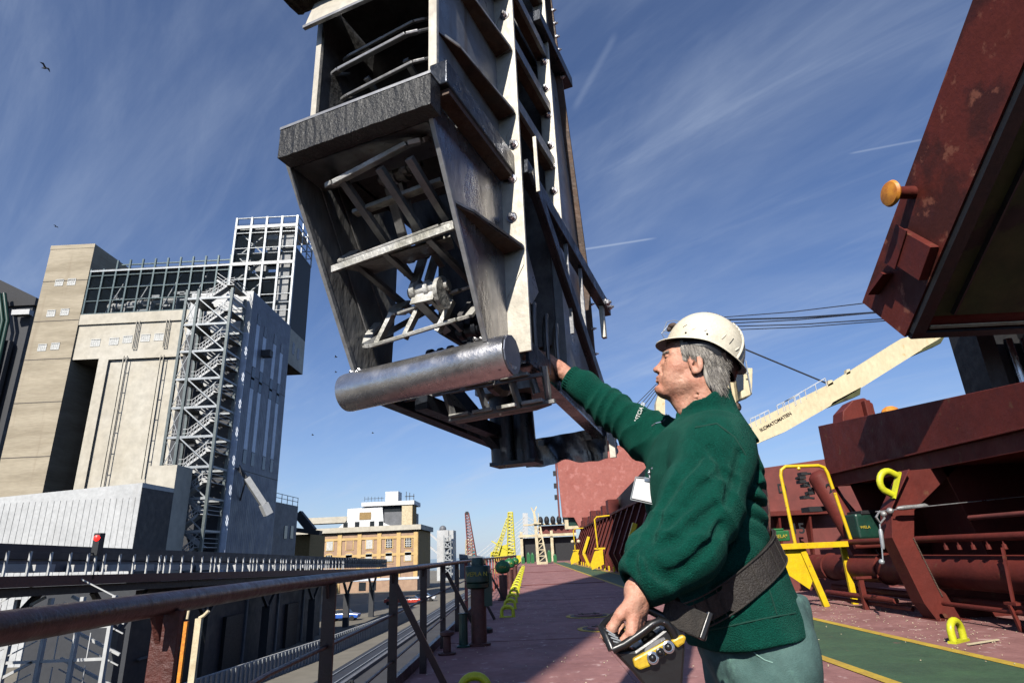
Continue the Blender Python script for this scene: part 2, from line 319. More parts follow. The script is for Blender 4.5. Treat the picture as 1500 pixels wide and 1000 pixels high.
for k, y in enumerate(py):
    x = railx(y); b = MB(); w = .036 if k < 7 else .03
    b.rb(x - w, x + w, y - .01, y + .01, .0, RH - .02)
    g_ = .045 if k < 2 else .03
    b.prism([(x - .008, y + w, RH - .02), (x - .008, y + w, RH - .10), (x - .008, y + w + g_, RH - .02)], (.016, 0, 0)).prism([(x - .008, y - w, RH - .02), (x - .008, y - w, RH - .10), (x - .008, y - w - g_, RH - .02)], (.016, 0, 0))
    b.build('post', 'post_red' if k < 2 else ('rail_shaded_red' if k < 7 else 'rail_sunlit_red'), t, bevel=.002 if k < 5 else 0)
for y in (5.25, 8.9, 12.1, 17, 23, 29, 36):
    x = railx(y); MB().beam((x + .03, y, .93), (x + .52, y + .05, .01), .05, .02, (0, 1, 0)).build('stay', 'rail_shaded_red', t)
# green capped vent posts beside the rail
def vent(x, y, h, lab, first):
    t = thing('vent_post', (x, y, 0), lab, 'vent post', 'green capped vent posts beside the deck railing')
    MB().lathe([(.155, 0), (.155, .03), (.105, .035), (.105, h - .38)], (x, y, 0), n=20).build('pipe', 'post_red', t, smooth=True)
    MB().lathe([(.12, h - .40), (.165, h - .38), (.175, h - .33), (.15, h - .325), (.17, h - .31), (.175, h - .12), (.165, h - .105), (.09, h - .10), (.085, h - .04), (.075, h), (.0, h + .005)] if first else [(.1, h - .34), (.17, h - .3), (.2, h - .22), (.2, h - .14), (.15, h - .06), (.07, h - .03), (.06, h)], (x, y, 0), n=24).build('head', 'green_post' if first else 'green_bright', t, smooth=True)
    if first:
        MB().rb(x + .08, x + .19, y - .06, y + .05, h - .62, h - .2).build('clamp', 'green_post', t); MB().lathe([(.09, 0), (.09, .02), (.06, .03), (.055, .4), (.07, .41)], (x - .2, y - .1, 0), n=14).build('side_pipe', 'green_post', t)
        text('lettering', 'VEPLA N', .075, t, (x, y - .178, h - .21), (1, 0, 0), (0, 0, 1), 'yellow_text', .001)
    else: text('lettering', 'VEPLA', .07, t, (x, y - .205, h - .18), (1, 0, 0), (0, 0, 1), 'yellow_text', .001)
vent(-.72, 8.9, 1.1, 'dark green capped vent post close by, with small yellow lettering', True)
vent(-.72, 17.2, 1.0, 'bright green mushroom vent post just beyond the dark one, by the railing', False)
vent(-.70, 22.5, 1.02, 'second bright green mushroom vent post beyond the dark one, by the railing', False)
vent(-.70, 30.5, 1.0, 'farthest bright green mushroom vent post along the railing', False)
p = at(655, 958, Z=0); tag(MB().lathe([(.11, 0), (.11, .02), (.05, .03), (.045, .2), (.09, .22), (.09, .25), (.03, .27)], (p.x, p.y, 0), n=16).build('deck_fitting', 'post_red', org=p, smooth=True), 'small dark red mushroom fitting on the deck against the railing', 'deck fitting')
p = at(706, 926, Z=0); tag(MB().lathe([(.17, 0), (.17, .05), (.15, .07)], (p.x, p.y, 0), n=24).build('rubber_pad', 'rubber', org=p), 'flat round black pad on the deck behind the green vent post', 'pad')
# yellow lashing eyes
def dring_mesh(m, sc=1.):
    b = MB(); pts = [(-.11, 0), (-.11, .09)] + [(-.11 * math.cos(a), .09 + .09 * math.sin(a)) for a in np.linspace(.25, math.pi - .25, 9)] + [(.11, .09), (.11, 0)]
    b.path([(x * sc, 0, z * sc + .01) for x, z in pts], .034 * sc, 12)
    b.rb(-.15 * sc, .15 * sc, -.035 * sc, .035 * sc, 0, .022)
    return b.build('lashing_eye', m, smooth=True)
d0 = dring_mesh('lime'); G = 'yellow lashing eyes in a row along the deck railing'
yy = [5.6, 12.6, 14.4, 16.2, 18.3, 20.2, 22.2, 24.4, 27, 30, 33, 36.5, 40, 44, 49, 55]
for k, y in enumerate(yy):
    o = d0 if k == 0 else d0.copy()
    if k: COL.objects.link(o)
    o.location = (-.5 if k == 0 else -.46 - .006 * k, y, 0); o.rotation_euler.z = random.uniform(-.15, .15) + (.0 if k else .1); o['_o'] = (0, 0, 0)
    tag(o, f'{ORD[k]} yellow lashing eye counted from the camera, in the row by the deck railing', 'lashing eye', G)
# ================================================================ left shore: silo complex
def boxm(x0, x1, y0, y1, z0, z1): return MB().rb(x0, x1, y0, y1, z0, z1)
def window(parent, px, py, Y, w, h, fm='win_white', pm='win_white', lab=None, depth=.25):
    p = at(px, py, Y=Y); x, z = p.x, p.z
    f = MB().rb(x - w / 2 - .12, x + w / 2 + .12, Y - .06, Y + .02, z - h / 2 - .12, z - h / 2).rb(x - w / 2 - .12, x + w / 2 + .12, Y - .1, Y + .02, z + h / 2, z + h / 2 + .12).rb(x - w / 2 - .12, x - w / 2, Y - .06, Y + .02, z - h / 2, z + h / 2).rb(x + w / 2, x + w / 2 + .12, Y - .06, Y + .02, z - h / 2, z + h / 2)
    for i in (1, 2, 3): f.rb(x - w / 2 + w * i / 4 - .03, x - w / 2 + w * i / 4 + .03, Y - .05, Y - .0, z - h / 2, z + h / 2)
    for i in (1, 2): f.rb(x - w / 2, x + w / 2, Y - .045, Y - .002, z - h / 2 + h * i / 3 - .03, z - h / 2 + h * i / 3 + .03)
    fo = f.build('window', fm, parent); MB().rb(x - w / 2, x + w / 2, Y - .02, Y + .01, z - h / 2, z + h / 2).build('pane', pm, fo)
    return fo
YA = 90.
# tower A
t = thing('silo_tower', (-75.5, 94, QZ), 'tall weathered concrete tower with three pairs of small white windows', 'tower')
MB().rb(-79.3, -71.75, YA, 101, QZ, 54.2).build('wall', 'concrete', t)
MB().rb(-79.35, -71.7, YA - .05, YA + .001, 54.2 - .7, 54.25).build('parapet', 'concrete', t)
for q in ((87, 414), (105, 413), (75, 459), (95, 457), (62, 509), (81, 507)): window(t, *q, YA, 1.15, .95)
for px, z in ((97, 47.4), (87, 40.2), (76, 33.6), (66, 26.5), (50, 18)): MB().rb(-79.32, -71.73, YA - .03, YA, z, z + .12).build('ledge', 'concrete_dark', t)
# far silo on the very left, its shade put into dark colours
t = thing('dark_silo', (-95, 104, QZ), 'silo house coloured dark for shade, with pipes at the edge of the view', 'silo')
p0, p1 = at(0, 404, Y=101), at(50, 434, Y=101); b = MB(); b.prism([(-125, 101.5, p0.z + (p0.z - p1.z) * 2.9), (p1.x, 101.5, p1.z), (p1.x, 101.5, p1.z - 1.5), (-125, 101.5, p1.z - 1.5)], (0, 9, 0)); b.build('roof', 'dark', t)
MB().rb(-125, p1.x - .6, 102, 110, QZ, p1.z - 1.5).build('wall', 'grey_dark', t)
MB().rb(-125, at(18, 500, Y=101).x, 100.5, 101.4, QZ, at(8, 500, Y=101).z).build('shaded_block', 'grey_dark', t)
for k, dx in enumerate((0, .9)): MB().path([(at(2, 420, Y=100).x + dx, 100, at(2, 430, Y=100).z), (at(4, 470, Y=100).x + dx, 100, at(4, 470, Y=100).z), (at(0, 500, Y=100).x + dx, 100, at(0, 600, Y=100).z)], .35, 10).build('pipe', 'green_post', t, smooth=True)
a, b2 = at(20, 459, Y=100.5), at(46, 458, Y=100.9); MB().beam(a, b2, 1.2, 1.0).build('footbridge', 'white', t)
# long silo building B
t = thing('silo_building', (-54, 95, QZ), 'long pale concrete silo building with a glazed gallery along its top', 'building')
zt = .439 * YA + 1.12; sl_t = .359 * YA + 1.12; X0, X1 = -71.7, -43.2; sx = -67.4
b = MB(); b.rb(X0, sx, YA + .3, 101, sl_t, zt).rb(sx, X1, YA + .3, 101, sl_t, zt).rb(sx, sx + 1.6, YA + .3, 101, QZ, sl_t).rb(sx + 1.6, X1, YA + .75, 101, QZ, sl_t - .25).rb(sx + 1.6, X1, YA + .3, 101, sl_t - .25, sl_t); b.build('wall', 'concrete_light', t)
MB().rb(X0, sx, YA + 7, YA + 7.2, QZ, sl_t).build('recess_wall', 'concrete_dark', t)
MB().rb(X0 - .0, X1, YA + .02, YA + .31, zt - 1.3, zt + .5).build('cornice', 'concrete_light', t)
for q in ((140, 502), (167, 500), (187, 497), (213, 495), (233, 493.5)): window(t, *q, YA + .3, 1.3, 1.0)
for px, py0, py1 in ((184, 521, 720), (238, 520, 700), (203, 470, 510), (247, 468, 508)):
    a = at(px, py0, Y=YA + .0); z1 = at(px, py1, Y=YA).z; b = MB(); b.rb(a.x - .3, a.x - .2, YA - .1, YA + .1, z1, a.z).rb(a.x + .2, a.x + .3, YA - .1, YA + .1, z1, a.z)
    z = z1
    while z < a.z: b.rb(a.x - .2, a.x + .2, YA - .02, YA + .06, z, z + .08); z += 3.2
    b.build('wall_pipe', 'concrete_light', t)
# glazed gallery
gz0, gz1 = zt + .5, 49.2; gx0, gx1 = -71.6, -47.8
MB().rb(gx0, gx1, YA + 6.5, YA + 6.7, gz0, gz1).rb(gx0, gx1, YA + .5, YA + 6.5, gz1 + .02, gz1 + .3).build('gallery_shell', 'black_clad', t)
MB().rb(gx0, gx1, YA + .33, YA + .36, gz0, gz1).build('gallery_glazing', 'pane', t)
b = MB(); n = 11
for i in range(n + 1):
    x = gx0 + .1 + (gx1 - gx0 - .2) * i / n; b.rb(x - .13, x + .13, YA + .05, YA + .32, gz0, gz1 + (1.7 if i > 1 else .2))
for z in (gz0 + .12, gz0 + 2.4, gz0 + 4.7, gz0 + 7.0, gz1 - .1): b.rb(gx0, gx1, YA + .1, YA + .3, z - .07, z + .07)
b.rb(gx0 + 4, gx1, YA + 1.6, YA + 1.8, gz1 + 1.5, gz1 + 1.7)
b.build('gallery_mullions', 'mullion', t)
MB().rb(gx0, gx1, YA + .04, YA + .31, gz1 - .35, gz1 - .05).build('gallery_beam', 'galv', t)
b = MB(); b.tube((-70, YA + 4, 43.9), (-49, YA + 4, 45.4), .7, 10)
for i in range(10): x = -69 + i * 2.2; b.rb(x, x + .2, YA + 3, YA + 5, gz0, 44 + i * .1)
b.build('conveyor', 'white', t)
b = MB()
for i in range(5): x = -69.5 + i * 4.6; b.beam((x, YA + 2, gz0), (x + 3.4, YA + 2, gz1), .16, .16)
b.build('brace', 'galv', t)
b = MB(); random.seed(3)
for i in range(26): x = random.uniform(-70, -50); z = random.uniform(gz0 + .3, gz0 + 4.5); b.rb(x, x + random.uniform(.5, 2.4), YA + 2.6, YA + 3.2, z, z + random.uniform(.15, .5))
b.build('machinery', 'galv', t)
# glazed tower D
t = thing('glazed_tower', (-42, 94, 30), 'tall steel and glass tower block with a black flank on a concrete base', 'tower')
dx0, dx1 = -47.7, -36.9; dz0, dz1 = 37.2, 57.8; y1 = 97.3
MB().rb(dx0, dx1, YA, y1, 31.3, dz0).build('base', 'concrete_light', t)
MB().rb(dx0, dx0 + .2, YA + .3, y1, dz0, dz1 - 1).rb(dx0, dx1, y1 - .2, y1, dz0, dz1 - 7).build('back_wall', 'black_clad', t)
MB().rb(dx1 - .15, dx1, YA + .3, y1, dz0, dz1 - 6.2).build('black_flank', 'black_clad', t)
MB().rb(dx0 + .2, dx1 - .2, YA + .22, YA + .25, dz0, dz1 - 1).build('glazing', 'pane', t)
b = MB()
for i in range(5): x = dx0 + .15 + (dx1 - dx0 - .3) * i / 4; b.rb(x - .17, x + .17, YA - .2, YA + .2, dz0, dz1)
for z in np.linspace(dz0 + .1, dz1 - .1, 8): b.rb(dx0, dx1, YA - .1, YA + .15, z - .05, z + .05)
for y in (YA + 2.4, YA + 4.8, y1): b.rb(dx1 - .1, dx1 + .08, y - .12, y + .12, dz1 - 6.4, dz1)
for z in np.linspace(dz1 - 6.2, dz1 - .1, 5): b.rb(dx1 - .08, dx1 + .06, YA, y1, z - .07, z + .07); b.rb(dx0, dx1, y1 - .1, y1, z - .07, z + .07)
b.build('frame', 'galv', t)
for z in (2.2, 9.2): MB().rb(dx0, dx1, YA - .22, YA + .1, dz1 - z, dz1 - z + .6).build('beam', 'white', t)
b = MB()
for i in range(9): x = dx0 + .6 + random.random() * 7; z = dz0 + 1 + i * 2; b.rb(x, x + 1.8, YA + 1.5, YA + 2.6, z, z + random.uniform(.4, 1.5))
b.rb(dx1 - 3, dx1 - 1.2, YA + 1, YA + 2.4, dz0 + .5, dz0 + 14)
b.rb(dx1 - 3.2, dx1 - 1, YA + 1, YA + 2.4, dz0 + 15, dz0 + 17.5).build('machinery', 'white', t)
b = MB()
for i in range(4): z = dz0 + i * 4.6; b.beam((dx0 + .4, YA + 1.2, z), (dx0 + 5, YA + 1.2, z + 4.2), .18, .18); b.beam((dx0 + 5, YA + 1.2, z), (dx0 + .8, YA + 1.2, z + 4.2), .18, .18)
for z in np.linspace(dz0, dz1 - 2, 5): b.rb(dx0 + .3, dx1 - .3, YA + .6, y1 - .5, z, z + .18)
b.build('inner_steel', 'galv', t)
b = MB(); b.rb(dx1, dx1 + .03, 91.9, 92.9, 33.3, 35.3).rb(dx1, dx1 + .03, 94.1, 95.1, 33.1, 35); b.build('window', 'dark_glass', t)
# clad tower C
CX = -35.6
t = thing('clad_tower', (-39, 80, QZ), 'metal clad tower with pale vertical strips on a side coloured blue grey for shade', 'tower')
MB().rb(-44, CX, 74, 87.5, QZ, 36.2).build('wall', 'clad', t)
MB().rb(-44, CX + .02, 73.9, 73.999, 30.3, 36.25).build('upper_front', 'white', t)
MB().rb(-44, CX - .9, 73.9, 73.99, QZ, 30.28).build('lower_front', 'grey_dark', t); MB().rb(CX - .9, CX, 73.9, 73.99, QZ, 30.28).build('corner_panel', 'clad_pale', t)
for z in (24.9, 12.5): MB().rb(CX, CX + .02, 74, 87.5, z, z + .1).build('joint', 'grey_dark', t)
for i, (y, z0, z1) in enumerate(((76.3, 26.2, 32.2), (78.7, 26.2, 31.2), (82.2, 26.2, 31.4), (84.8, 26.2, 30.9), (76.3, 15.2, 23.2), (78.7, 15.2, 23.2), (82.2, 15.2, 23.2), (84.8, 15.2, 23.2))):
    MB().rb(CX, CX + .03, y - .5, y + .5, z0, z1).build('pale_strip', 'clad_pale', t)
    MB().rb(CX, CX + .05, y - .45, y + .45, z1 + .05, z1 + 1.5).build('louvre', 'dark_glass', t)
    MB().rb(CX, CX + .05, y - .45, y + .45, z0 - 1.8, z0 - .1).build('louvre', 'dark_glass', t)
for k in range(26): MB().rb(CX, CX + .015, 74.2 + k * .51, 74.24 + k * .51, QZ, 36).build('cladding_rib', 'clad', t)
a = at(384, 519, X=CX); MB().rb(CX + .02, CX + 1.3, a.y - .5, a.y + .5, a.z - .4, a.z + .5).build('vent_hood', 'grey_dark', t)
# chute hanging off C
t = thing('loading_chute', (CX + 1, 80, 8), 'white loading chute sloping off the side of the clad tower', 'chute')
a, b2 = at(361, 700, X=CX + 1.2), at(386, 738, X=CX + 3); b3 = at(393, 753, X=CX + 3.5); a0 = at(350, 685, X=CX + .1)
MB().beam(a, b2, .75, .7).build('duct', 'white', t); MB().beam(b2, b3, .95, .9).build('spout', 'white', t)
MB().beam(a0, a, .4, .4).tube(a, (CX, a.y + 1.5, a.z - 2.5), .1, 6).tube(a0 + Vector((0, 0, .4)), b2, .05, 6).build('strut', 'grey_dark', t)
# stair tower
t = thing('stair_tower', (-38.5, 71, QZ), 'open galvanised steel stair tower zigzagging up the pale buildings', 'stair tower')
sy0, sy1 = 69.5, 73.3; cx1, cx2, cx3 = -42.0, -40.5, -36.2; top = 35.
b = MB()
for x, y, z0 in ((cx1, sy0, 9), (cx2, sy0, 9), (cx3, sy0, QZ), (cx3 - .1, sy1, QZ), (cx1, sy1, 9)): b.rb(x - .16, x + .16, y - .16, y + .16, z0, top - .3)
b.build('column', 'stair_steel', t)
b = MB(); fl = MB(); rl = MB(); lv = 3.55
for i in range(12):
    z = -5.6 + i * lv
    if z > top: break
    x0 = cx1 if z > 9 else cx2
    b.rb(x0, cx3, sy0 - .09, sy0 + .09, z - .14, z + .14).rb(x0, cx3, sy1 - .1, sy1 + .1, z - .12, z + .12).rb(cx3 - .1, cx3 + .1, sy0, sy1, z - .12, z + .12)
    if z + lv < top + 1:
        b.beam((cx2, sy0, z), (cx3, sy0, z + lv) if i % 2 else (cx3, sy0, z), .13, .13) if 0 else None
        b.beam((cx2 + .1, sy0 - .02, z + lv), (cx3 - .1, sy0 - .02, z), .13, .13)
        b.beam((cx2 + .6, sy0 + .3, z), (cx3 - .6, sy0 + .3, z + lv * .95), .1, .1)
        b.beam((cx1, sy0, z), (cx2, sy0, z + lv), .07, .07) if z > 8 else None
        b.beam((cx1, sy0, z + lv), (cx2, sy0, z), .07, .07) if z > 8 else None
    # landings and two flights
    fl.rb(x0, cx2 + .9, sy0 + .2, sy1, z, z + .08).rb(cx3 - 1.0, cx3, sy0 + .2, sy1, z + lv / 2, z + lv / 2 + .08)
    fl.beam((cx2 + .9, sy0 + .8, z), (cx3 - 1.0, sy0 + .8, z + lv / 2), 1.0, .28)
    fl.beam((cx3 - 1.0, sy0 + 2.6, z + lv / 2), (cx2 + .9, sy0 + 2.6, z + lv), 1.0, .28)
    for dz in (.5, 1.):
        rl.beam((cx2 + .9, sy0 + .25, z + dz), (cx3 - 1.0, sy0 + .25, z + lv / 2 + dz), .07, .07)
        rl.beam((cx3 - 1.0, sy0 + 2.1, z + lv / 2 + dz), (cx2 + .9, sy0 + 2.1, z + lv + dz), .07, .07)
        rl.rb(x0, cx2 + .9, sy0 + .2, sy0 + .26, z + dz - .03, z + dz + .03).rb(cx3 - 1.0, cx3, sy0 + .2, sy0 + .26, z + lv / 2 + dz - .03, z + lv / 2 + dz + .03)
        rl.rb(cx3 - .03, cx3 + .03, sy0, sy1, z + lv / 2 + dz - .03, z + lv / 2 + dz + .03)
    for k in range(8):
        f = k / 7; x = cx2 + .9 + (cx3 - 1.9 - cx2) * f; rl.rb(x - .025, x + .025, sy0 + .23, sy0 + .27, z + lv / 2 * f, z + lv / 2 * f + 1.)
    for k in range(4): x = x0 + (cx2 + .9 - x0) * k / 3; rl.rb(x - .025, x + .025, sy0 + .2, sy0 + .24, z, z + 1)
b.build('frame', 'galv', t); fl.build('flights', 'white', t); rl.build('handrails', 'white', t)
# warehouse E, box F, low block G
t = thing('white_warehouse', (-46, 63, QZ), 'low white ribbed warehouse with a dark end wall', 'warehouse')
za, zb = .124 * 60 + 1.12, 9.35; xe = -37.9
MB().prism([(-75, 60, QZ), (xe, 60, QZ), (xe, 60, zb), (-52, 60, za), (-75, 60, za - 1)], (0, 5.6, 0)).build('wall', 'white', t)
b = MB()
for k in range(60): b.rb(-75 + k * .62, -74.95 + k * .62, 59.96, 60, QZ, za - .6)
b.build('wall_ribs', 'white', t)
MB().rb(xe, xe + .03, 60.02, 65.6, QZ, 8.9).build('end_wall', 'grey_dark', t)
MB().rb(-75, xe, 59.9, 59.98, -.3, .2).build('band', 'grey_mid', t)
tag(MB().rb(-41.1, -38.0, 65.75, 69, QZ, 11.9).build('lift_house', 'concrete_light', org=(-39.6, 67, QZ)), 'small pale box house between the white warehouse and the stair tower', 'small building')
t = thing('low_block', (-37, 92, QZ), 'low brown grey block with two small windows and roof rails', 'building')
MB().rb(-44, CX - .05, 87.6, 96.4, QZ, 9.6).build('wall', 'grey_mid', t)
b = MB()
for z in (10.2, 10.8): b.rb(CX - .15, CX - .08, 87.6, 96.4, z, z + .07)
for y in np.linspace(87.7, 96.3, 5): b.rb(CX - .15, CX - .08, y - .04, y + .04, 9.6, 10.87)
b.build('roof_rail', 'grey_dark', t)
for px in (418, 427): a = at(px, 779, X=CX - .05); MB().rb(CX - .05, CX + .03, a.y - .55, a.y + .55, a.z - .9, a.z + .9).build('window', 'dark_glass', t)
# ================================================================ conveyor gallery with white railing
GX = -22.; gy0, gy1 = 14., 104.
def gz(y): return 2.45 - (y - 25.9) * .0165
t = thing('conveyor_gallery', (GX - 1, 45, QZ), 'long dark conveyor gallery on steel legs with white railing posts', 'conveyor')
def strip(n, m, x0, x1, a0, a1, y0=gy0, y1=gy1, p=t):
    b = MB(); b.hexa([(x0, y0, gz(y0) + a0), (x1, y0, gz(y0) + a0), (x1, y1, gz(y1) + a0), (x0, y1, gz(y1) + a0), (x0, y0, gz(y0) + a1), (x1, y0, gz(y0) + a1), (x1, y1, gz(y1) + a1), (x0, y1, gz(y1) + a1)]); return b.build(n, m, p)
strip('girder', 'post_red', GX - 2.6, GX, -1.75, -1.3); strip('cover', 'grey_dark', GX - 2.4, GX - 1.2, -.55, .1)
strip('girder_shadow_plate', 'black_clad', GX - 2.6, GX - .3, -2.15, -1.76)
strip('belt', 'grey_mid', GX - 2.2, GX - 1.2, -1.1, -.6); strip('handrail', 'grey_dark', GX - .1, GX - .04, -.32, -.26); strip('knee_rail', 'grey_dark', GX - .1, GX - .04, -.7, -.66)
y = gy0; k = 0
while y < 76:
    MB().rb(GX - .1, GX - .02, y - .05, y + .05, gz(y) - 1.3, gz(y) - .28).build('railing_post', 'white', t); y += 1.25; k += 1
    if k % 5 == 0: MB().rb(GX - .1, GX - .02, y - .75, y - .65, gz(y) - 1.3, gz(y) - .28).build('railing_post', 'white', t)
b = MB(); y = gy0; random.seed(5)
while y < 70: b.rb(GX - 1.1, GX - .7, y, y + random.uniform(1.2, 2.2), gz(y) - 1.15, gz(y) - .8); y += 2.5
b.build('cable_tray', 'white', t)
y = 76
while y < gy1: MB().rb(GX - 1.15, GX - 1.1, y, y + .12, gz(y) - 1.2, gz(y) + .0).build('cover_rib', 'grey_mid', t); y += 1.1
for y in (19, 28, 37, 47, 58, 70, 83, 96):
    b = MB(); b.rb(GX - 1.9, GX - 1.2, y - .3, y + .3, QZ, gz(y) - 4.2); b.beam((GX - 1.5, y, gz(y) - 4.4), (GX - 1.5, y - 2.6, gz(y) - 2.1), .25, .25).beam((GX - 1.5, y, gz(y) - 4.4), (GX - 1.5, y + 2.6, gz(y) - 2.1), .25, .25); b.build('leg', 'grey_dark', t)
# signal lamp
t = thing('signal_lamp', (GX, 30, 1), 'black signal post with a lit red lamp above the conveyor railing', 'signal lamp')
a = at(146, 790, X=GX); MB().rb(GX - .08, GX, a.y - .05, a.y + .05, a.z - 1.9, a.z - .35).build('post', 'white', t)
MB().rb(GX - .2, GX + .12, a.y - .2, a.y + .2, a.z - .75, a.z + .32).build('housing', 'black_clad', t)
MB().lathe([(.15, 0), (.14, .06), (.05, .1)], (GX - .02, a.y - .2, a.z + .08), ax=(.3, -1, 0), n=14).build('lamp', 'signal_red', t)
# hall under the gallery, shade put into its dark walls
t = thing('dock_hall', (-29, 50, QZ), 'dock hall coloured dark for shade, standing under the conveyor gallery', 'hall')
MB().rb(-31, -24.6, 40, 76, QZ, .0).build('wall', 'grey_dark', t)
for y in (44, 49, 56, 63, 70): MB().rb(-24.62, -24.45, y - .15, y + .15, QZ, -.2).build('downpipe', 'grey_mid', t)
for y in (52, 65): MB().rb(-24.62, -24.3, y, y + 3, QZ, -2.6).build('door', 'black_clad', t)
a = at(380, 868, X=-24.4); MB().ball((-24.3, a.y, a.z), .14).build('lamp', 'win_white', t)
b = MB(); b.rb(-24.55, -23, a.y - .1, a.y + .1, a.z + .1, a.z + .25).rb(-24.5, -24.3, 46, 46.2, QZ, -1).beam((-24.4, 46, -4), (-24.4, 41, -4), .12, .12); b.build('bracket', 'grey_mid', t)
# quay fence and things down on the quay
t = thing('quay_fence', (-18, 60, QZ), 'pale ribbed barrier wall running along the crane track', 'barrier')
P = [at(px, py, Z=-5.1) for px, py in ((200, 1024), (300, 990), (477, 934), (550, 908), (600, 889))]
b = MB(); rb = MB()
for a, c in zip(P[:-1], P[1:]):
    b.prism([(a.x, a.y, QZ), (c.x, c.y, QZ), (c.x, c.y, -5.1), (a.x, a.y, -5.1)], (-.15, 0, 0))
    n = int((c - a).length / .55); 
    for i in range(n): q = a.lerp(c, i / n); rb.rb(q.x, q.x + .08, q.y - .1, q.y + .12, QZ, -5.15)
b.build('panel', 'white', t); rb.build('rib', 'galv', t)
t = thing('toothed_rack', (-12.7, 50, QZ), 'dark toothed rack strip beside the quay road', 'crane rack')
b = MB(); b.rb(-12.85, -12.55, 8, 110, QZ, QZ + .25); b.build('bar', 'grey_mid', t); b = MB(); y = 12
while y < 46: b.rb(-12.54, -12.25, y, y + .3, QZ + .02, QZ + .22); y += .62
b.build('teeth', 'black_clad', t)
t = thing('quay_stairs', (-20, 26, QZ), 'white steel access stairs and framework beneath the conveyor', 'steel stairs')
b = MB(); random.seed(11)
for i in range(5):
    z = QZ + i * 1.35; y = 30; x0, x1 = -25.5, -19.5
    b.beam((x0, y, z), (x0 + 2.8, y, z + 1.35), .1, .12).beam((x0, y, z + .9), (x0 + 2.8, y, z + 2.2), .05, .05).beam((x1 - 2.8, y + 1.2, z + 1.3), (x1, y + 1.2, z), .1, .12).beam((x1 - 2.8, y + 1.2, z + 2.2), (x1, y + 1.2, z + .9), .05, .05)
    b.rb(x0, x1, y - .05, y + .05, z - .06, z + .06)
    for k in range(9): x = x0 + k * .75; b.rb(x - .02, x + .02, y - .02, y + .02, z, z + 1.1)
for x in (-25.6, -24, -22.4, -20.9, -19.4): b.rb(x - .08, x + .08, 29.9, 30.1, QZ, .1)
b.build('frame', 'white', t)
tag(MB().rb(-23.9, -22.3, 26.2, 27.4, QZ, -3.3).rb(-23.7, -22.5, 26.1, 27.3, -3.28, -2.6).rb(-23.6, -22.6, 26.08, 26.12, -4.6, -3.7).build('yellow_machine', 'yellow', org=(-23, 27, QZ)), 'yellow machine housing down on the quay behind the white stairs', 'machine')
t = thing('striped_pole', (-17, 30, QZ), 'pair of slim cream and orange poles standing on the quay', 'pole')
a, c = at(292, 905, Y=30), at(276, 905, Y=30)
MB().rb(a.x - .14, a.x + .14, 29.9, 30.1, QZ, a.z).build('cream_pole', 'cream_ladder', t); MB().rb(c.x - .08, c.x + .08, 29.8, 29.95, QZ, a.z - .1).build('orange_pole', 'orange_lamp', t)
MB().path([(a.x, 30, a.z), (a.x + .2, 30, a.z + .1), (a.x + .4, 30, a.z + .3)], .08, 8).tube((c.x, 29.9, a.z), (c.x + .05, 29.9, a.z + .7), .06).build('hook', 'cream_ladder', t)
# ================================================================ brick warehouse with white roof houses
YB = 170.
t = thing('brick_mill', (-47, 180, QZ), 'old ochre and brick grain mill with arched windows and white roof storeys', 'building')
xr = -.1745 * YB; xl = -66.; ze = at(612, 775, Y=YB).z
MB().rb(xl, xr, YB, 191, QZ, ze).build('wall', 'brick', t)
b = MB(); wx = [at(px, 800, Y=YB).x for px in (483, 512, 541, 570, 598)]
pil = [at(px, 800, Y=YB).x for px in (497.5, 526.5, 555.5, 584, 609)]
for x in pil: b.rb(x - .55, x + .55, YB - .25, YB, QZ, ze - .4)
for pyy in (786, 811): z = at(570, pyy, Y=YB).z; b.rb(xl, xr, YB - .2, YB, z - .45, z + .2)
b.build('pilaster', 'ochre', t)
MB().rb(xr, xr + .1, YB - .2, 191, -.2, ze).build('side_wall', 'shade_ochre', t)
MB().rb(xl, xr + .9, YB - 1, 191.5, ze, ze + 1.3).build('cornice', 'concrete_light', t)
def archwin(x, z, w, h, m, nm='window'):
    a = MB(); a.prism([(x - w / 2 - .3, YB - .12, z - h / 2), (x + w / 2 + .3, YB - .12, z - h / 2), (x + w / 2 + .3, YB - .12, z + h / 2)] + [(x + (w / 2 + .3) * math.cos(u), YB - .12, z + h / 2 + .75 * math.sin(u)) for u in np.linspace(.4, math.pi - .4, 5)] + [(x - w / 2 - .3, YB - .12, z + h / 2)], (0, .11, 0)); f = a.build(nm, 'ochre', t)
    MB().rb(x - w / 2, x + w / 2, YB - .2, YB - .121, z - h / 2 + .2, z + h / 2 + .25).build('pane', m, f)
    if m == 'dark_glass':
        g = MB()
        for i in range(1, 4): g.rb(x - w / 2 + w * i / 4 - .07, x - w / 2 + w * i / 4 + .07, YB - .25, YB - .2, z - h / 2 + .2, z + h / 2 + .25)
        for i in range(1, 4): g.rb(x - w / 2, x + w / 2, YB - .24, YB - .2, z - h / 2 + h * i / 4, z - h / 2 + h * i / 4 + .14)
        g.build('glazing_bar', 'win_white', f)
for k, x in enumerate(wx):
    archwin(x, at(541, 798, Y=YB).z, 1.7, 2.2, ('win_white', 'brick', 'win_white', 'dark_glass', 'dark_glass')[k])
    archwin(x, at(541, 818, Y=YB).z, 1.7, 2.2, ('dark_glass', 'win_white', 'win_white', 'win_white', 'win_white')[k])
